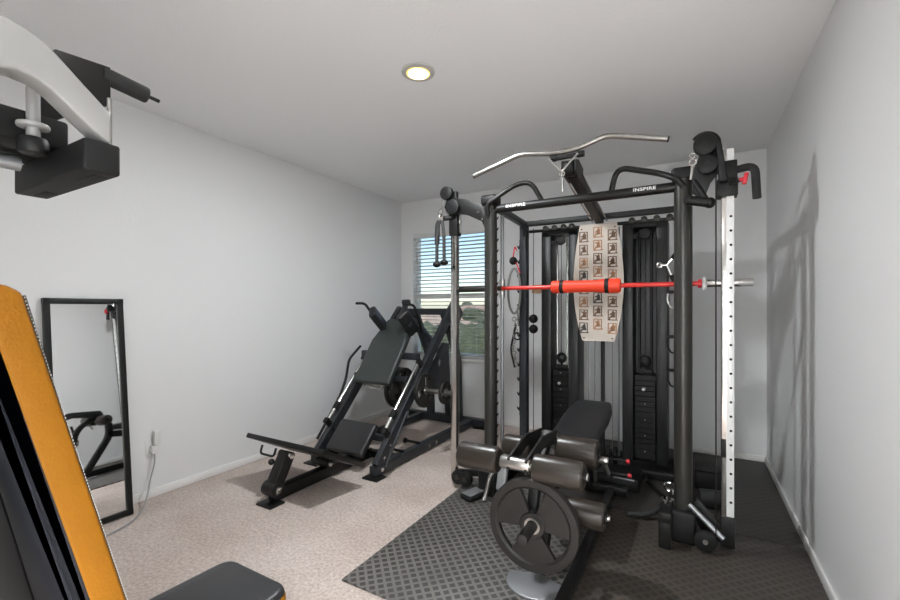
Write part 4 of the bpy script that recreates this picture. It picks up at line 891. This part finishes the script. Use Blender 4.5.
for k, (x, lab) in enumerate(((-0.60, 'small black clip stand at the rack foot, left of the pair behind the bench'), (-0.545, 'small black clip stand at the rack foot, right of the pair behind the bench'))):
    t = thing('cable_stop', (x, 3.72, 0.08), lab, 'cable stop')
    b = B(); cyl(b, (x, 3.68, 0.081), (x, 3.68, 0.22), 0.016, 14, bev=0.003); cyl(b, (x, 3.68, 0.13), (x, 3.68, 0.17), 0.024, 14, bev=0.003); obj('body', b, M_plast, t)
    b = B(); cyl(b, (x, 3.658, 0.15), (x, 3.64, 0.15), 0.008, 10); obj('pin', b, M_chrome, t)
# wood plaque with pale sheet on the far wall behind the rack
t = thing('wood_plaque', (-1.49, YB-0.02, 1.57), 'tan wood strip on the far wall, level with the red bar', 'plaque')
obj('board', addbox(B(), (-1.55, YB-0.022, 1.515), (-1.36, YB-0.002, 1.605), 0.003), M_carton, t)

# ------------------------------------------------------------------ HOME GYM at the left foreground
GX0, GX1 = -1.45, -1.08
HG = thing('home_gym', ((GX0+GX1)/2, 0.1, 0), 'large home gym close at left with yellow-edged black backrest, seat and silver press arm', 'home gym')
# backrest: leaning pad. bottom at z 0.52, top z 1.40
bt, tp = V(GX1, 0.517, 0.50), V(GX1, 0.292, 1.40)    # front edge of right side face
ub = (tp-bt).normalized(); nb = V(0, -ub.z, ub.y)      # towards the back
Lb = (tp-bt).length
th = 0.060
def pad_prism(x0, x1, d0, d1, e=0.0, bev=0.01, l0=0.0, l1=None):
    l1 = Lb if l1 is None else l1
    b = B(); r = 0.022
    ps = [bt+ub*l0+nb*d0, bt+ub*(l1-0.02)+nb*d0, bt+ub*l1+nb*(d0+0.02), bt+ub*l1+nb*(d1-0.008), bt+ub*(l1-0.01)+nb*d1, bt+ub*l0+nb*d1]
    prism(b, [V(x0, p.y, p.z) for p in ps], (x1-x0, 0, 0), bev); return b
o = obj('backrest_side_band', pad_prism(GX0, GX1, 0.004, th, bev=0.008), M_yvinyl, HG); o['label'] = 'yellow vinyl band round the backrest'
obj('backrest_front', pad_prism(GX0+0.012, GX1-0.012, 0.000, 0.012, bev=0.003, l0=0.01, l1=Lb-0.03), M_vinyl, HG)
obj('backrest_backing', pad_prism(GX0+0.004, GX1-0.003, th-0.006, th+0.010, bev=0.003, l0=0.0, l1=Lb-0.016), M_navy, HG)
obj('backrest_board', pad_prism(GX0+0.0, GX1-0.06, th+0.002, th+0.022, bev=0.003, l0=0.02, l1=Lb-0.06), M_navy, HG)
b = B(); n = 0; k = 0.0
while k < Lb-0.03:
    p = bt+ub*k+nb*0.004; addbox(b, (GX1-0.001, p.y-0.0007, p.z), (GX1+0.0004, p.y+0.0007, p.z+0.0028)); k += 0.007
obj('stitching', b, M_stitch, HG, smooth=False)
b = B(); q0, q1 = bt+ub*-0.1+nb*0.088, bt+ub*0.62+nb*0.088
beam(b, [V(GX0-0.025, q0.y, q0.z), V(GX0-0.025, q1.y, q1.z)], 0.03, 0.045); obj('backrest_rail', b, M_alu, HG)
b = B(); beam(b, [V(-1.265, q0.y-0.035, q0.z-0.1), V(-1.265, (bt+ub*0.7+nb*0.115).y, (bt+ub*0.7).z)], 0.05, 0.05); obj('backrest_support', b, M_plast, HG)
# seat
def rpoly(pts, r, z, n=6):
    P3 = [V(p[0], p[1], z) for p in pts]; out = []
    for i in range(len(P3)):
        a, b_, c = P3[i-1], P3[i], P3[(i+1) % len(P3)]
        p0, p1 = b_+(a-b_).normalized()*r, b_+(c-b_).normalized()*r
        for k in range(n+1):
            t_ = k/n; out.append(p0*(1-t_)**2+b_*2*t_*(1-t_)+p1*t_**2)
    return out
b = B(); prism(b, rpoly([(-1.46, 0.56), (-1.095, 0.56), (-1.115, 0.935), (-1.44, 0.935)], 0.055, 0.380), (0, 0, 0.062), 0.010); o = obj('seat_side_band', b, M_yvinyl, HG); o['label'] = 'yellow vinyl band round the seat'
b = B(); prism(b, rpoly([(-1.457, 0.563), (-1.098, 0.563), (-1.118, 0.932), (-1.437, 0.932)], 0.055, 0.425), (0, 0, 0.036), 0.016); obj('seat_top', b, M_vinyl, HG)
b = B(); beam(b, [(-1.265, -0.15, 0.33), (-1.265, 0.85, 0.33)], 0.06, 0.08); beam(b, [(-1.265, 0.80, 0.33), (-1.265, 0.80, 0.05)], 0.06, 0.06); beam(b, [(-1.265, -0.30, 0.045), (-1.265, 1.0, 0.045)], 0.07, 0.07); beam(b, [(-1.55, 0.98, 0.045), (-1.12, 0.98, 0.045)], 0.06, 0.07); beam(b, [(-1.75, -0.28, 0.045), (-0.80, -0.28, 0.045)], 0.06, 0.07); obj('base_frame', b, M_alu, HG)
b = B(); beam(b, [(-1.265, -0.22, 0.05), (-1.265, -0.22, 2.12)], 0.07, 0.08); obj('rear_tower', b, M_alu, HG)
# silver press arm: a broad flat-sided band arching forward from the tower to the front block
AX = -1.13
up_ = [(0.452, 1.785), (0.404, 1.828), (0.36, 1.869), (0.339, 1.885), (0.31, 1.899), (0.276, 1.905), (0.24, 1.900), (0.20, 1.885), (0.10, 1.835), (-0.17, 1.80)]
dn_ = [(0.452, 1.716), (0.416, 1.740), (0.384, 1.766), (0.35, 1.795), (0.327, 1.807), (0.296, 1.810), (0.265, 1.798), (0.23, 1.775), (0.12, 1.735), (-0.17, 1.71)]
b = B(); prism(b, [(AX-0.06, p[0], p[1]) for p in up_]+[(AX-0.06, p[0], p[1]) for p in reversed(dn_)], (0.06, 0, 0), 0.006); obj('press_arm', b, M_silver, HG)
b = B(); beam(b, [(-1.40, -0.14, 1.755), (-1.10, -0.14, 1.755)], 0.06, 0.06); beam(b, [(-1.265, -0.22, 1.755), (-1.265, -0.12, 1.755)], 0.06, 0.06); obj('arm_axle', b, M_alu, HG)
b = B(); addbox(b, (-1.535, 0.40, 1.647), (-1.125, 0.468, 1.716), 0.006, 3); o = obj('front_block', b, M_rub, HG)
for x0, x1 in ((-1.25, -1.15), (-1.51, -1.43)):
    b = B(); addbox(b, (x0, 0.43, 1.6458), (x1, 0.455, 1.6475), 0.0005); obj('recess_strip', b, M_dark, o)
# black guide plate, handle, rod, clamp knob below the arm
b = B(); prism(b, [(-1.32, 0.405, 1.955), (-1.32, 0.515, 1.965), (-1.32, 0.515, 1.87), (-1.32, 0.42, 1.80), (-1.32, 0.36, 1.74)], (0.03, 0, 0), 0.003); obj('handle_bracket', b, M_black, HG)
b = B(); cyl(b, (-1.305, 0.500, 1.945), (-1.305, 0.605, 1.935), 0.021, 24, bev=0.004); hd = obj('handle', b, M_grip, HG)
b = B(); cyl(b, (-1.305, 0.60, 1.935), (-1.305, 0.635, 1.932), 0.005, 10); obj('handle_pin', b, M_black, hd)
b = B(); cyl(b, (-1.16, 0.460, 1.70), (-1.16, 0.460, 1.83), 0.005, 12); obj('support_rod', b, M_chrome, HG)
b = B(); addbox(b, (-1.50, 0.18, 1.72), (-1.285, 0.43, 1.79), 0.008); obj('cross_mount', b, M_plast, HG)
b = B(); cyl(b, (-1.25, 0.356, 1.70), (-1.25, 0.356, 1.83), 0.012, 16); cyl(b, (-1.25, 0.356, 1.742), (-1.25, 0.356, 1.752), 0.028, 20, bev=0.003); obj('clamp_washer', b, M_silver, HG)
b = B(); cyl(b, (-1.25, 0.356, 1.685), (-1.25, 0.356, 1.722), 0.026, 20, bev=0.008); obj('clamp_knob', b, M_plast, HG)
b = B(); tube(b, [(-1.42, 0.38, 1.70), (-1.42, 0.12, 1.70), (-1.38, -0.12, 1.74)], 0.018, 0.05); obj('lower_link', b, M_alu, HG)
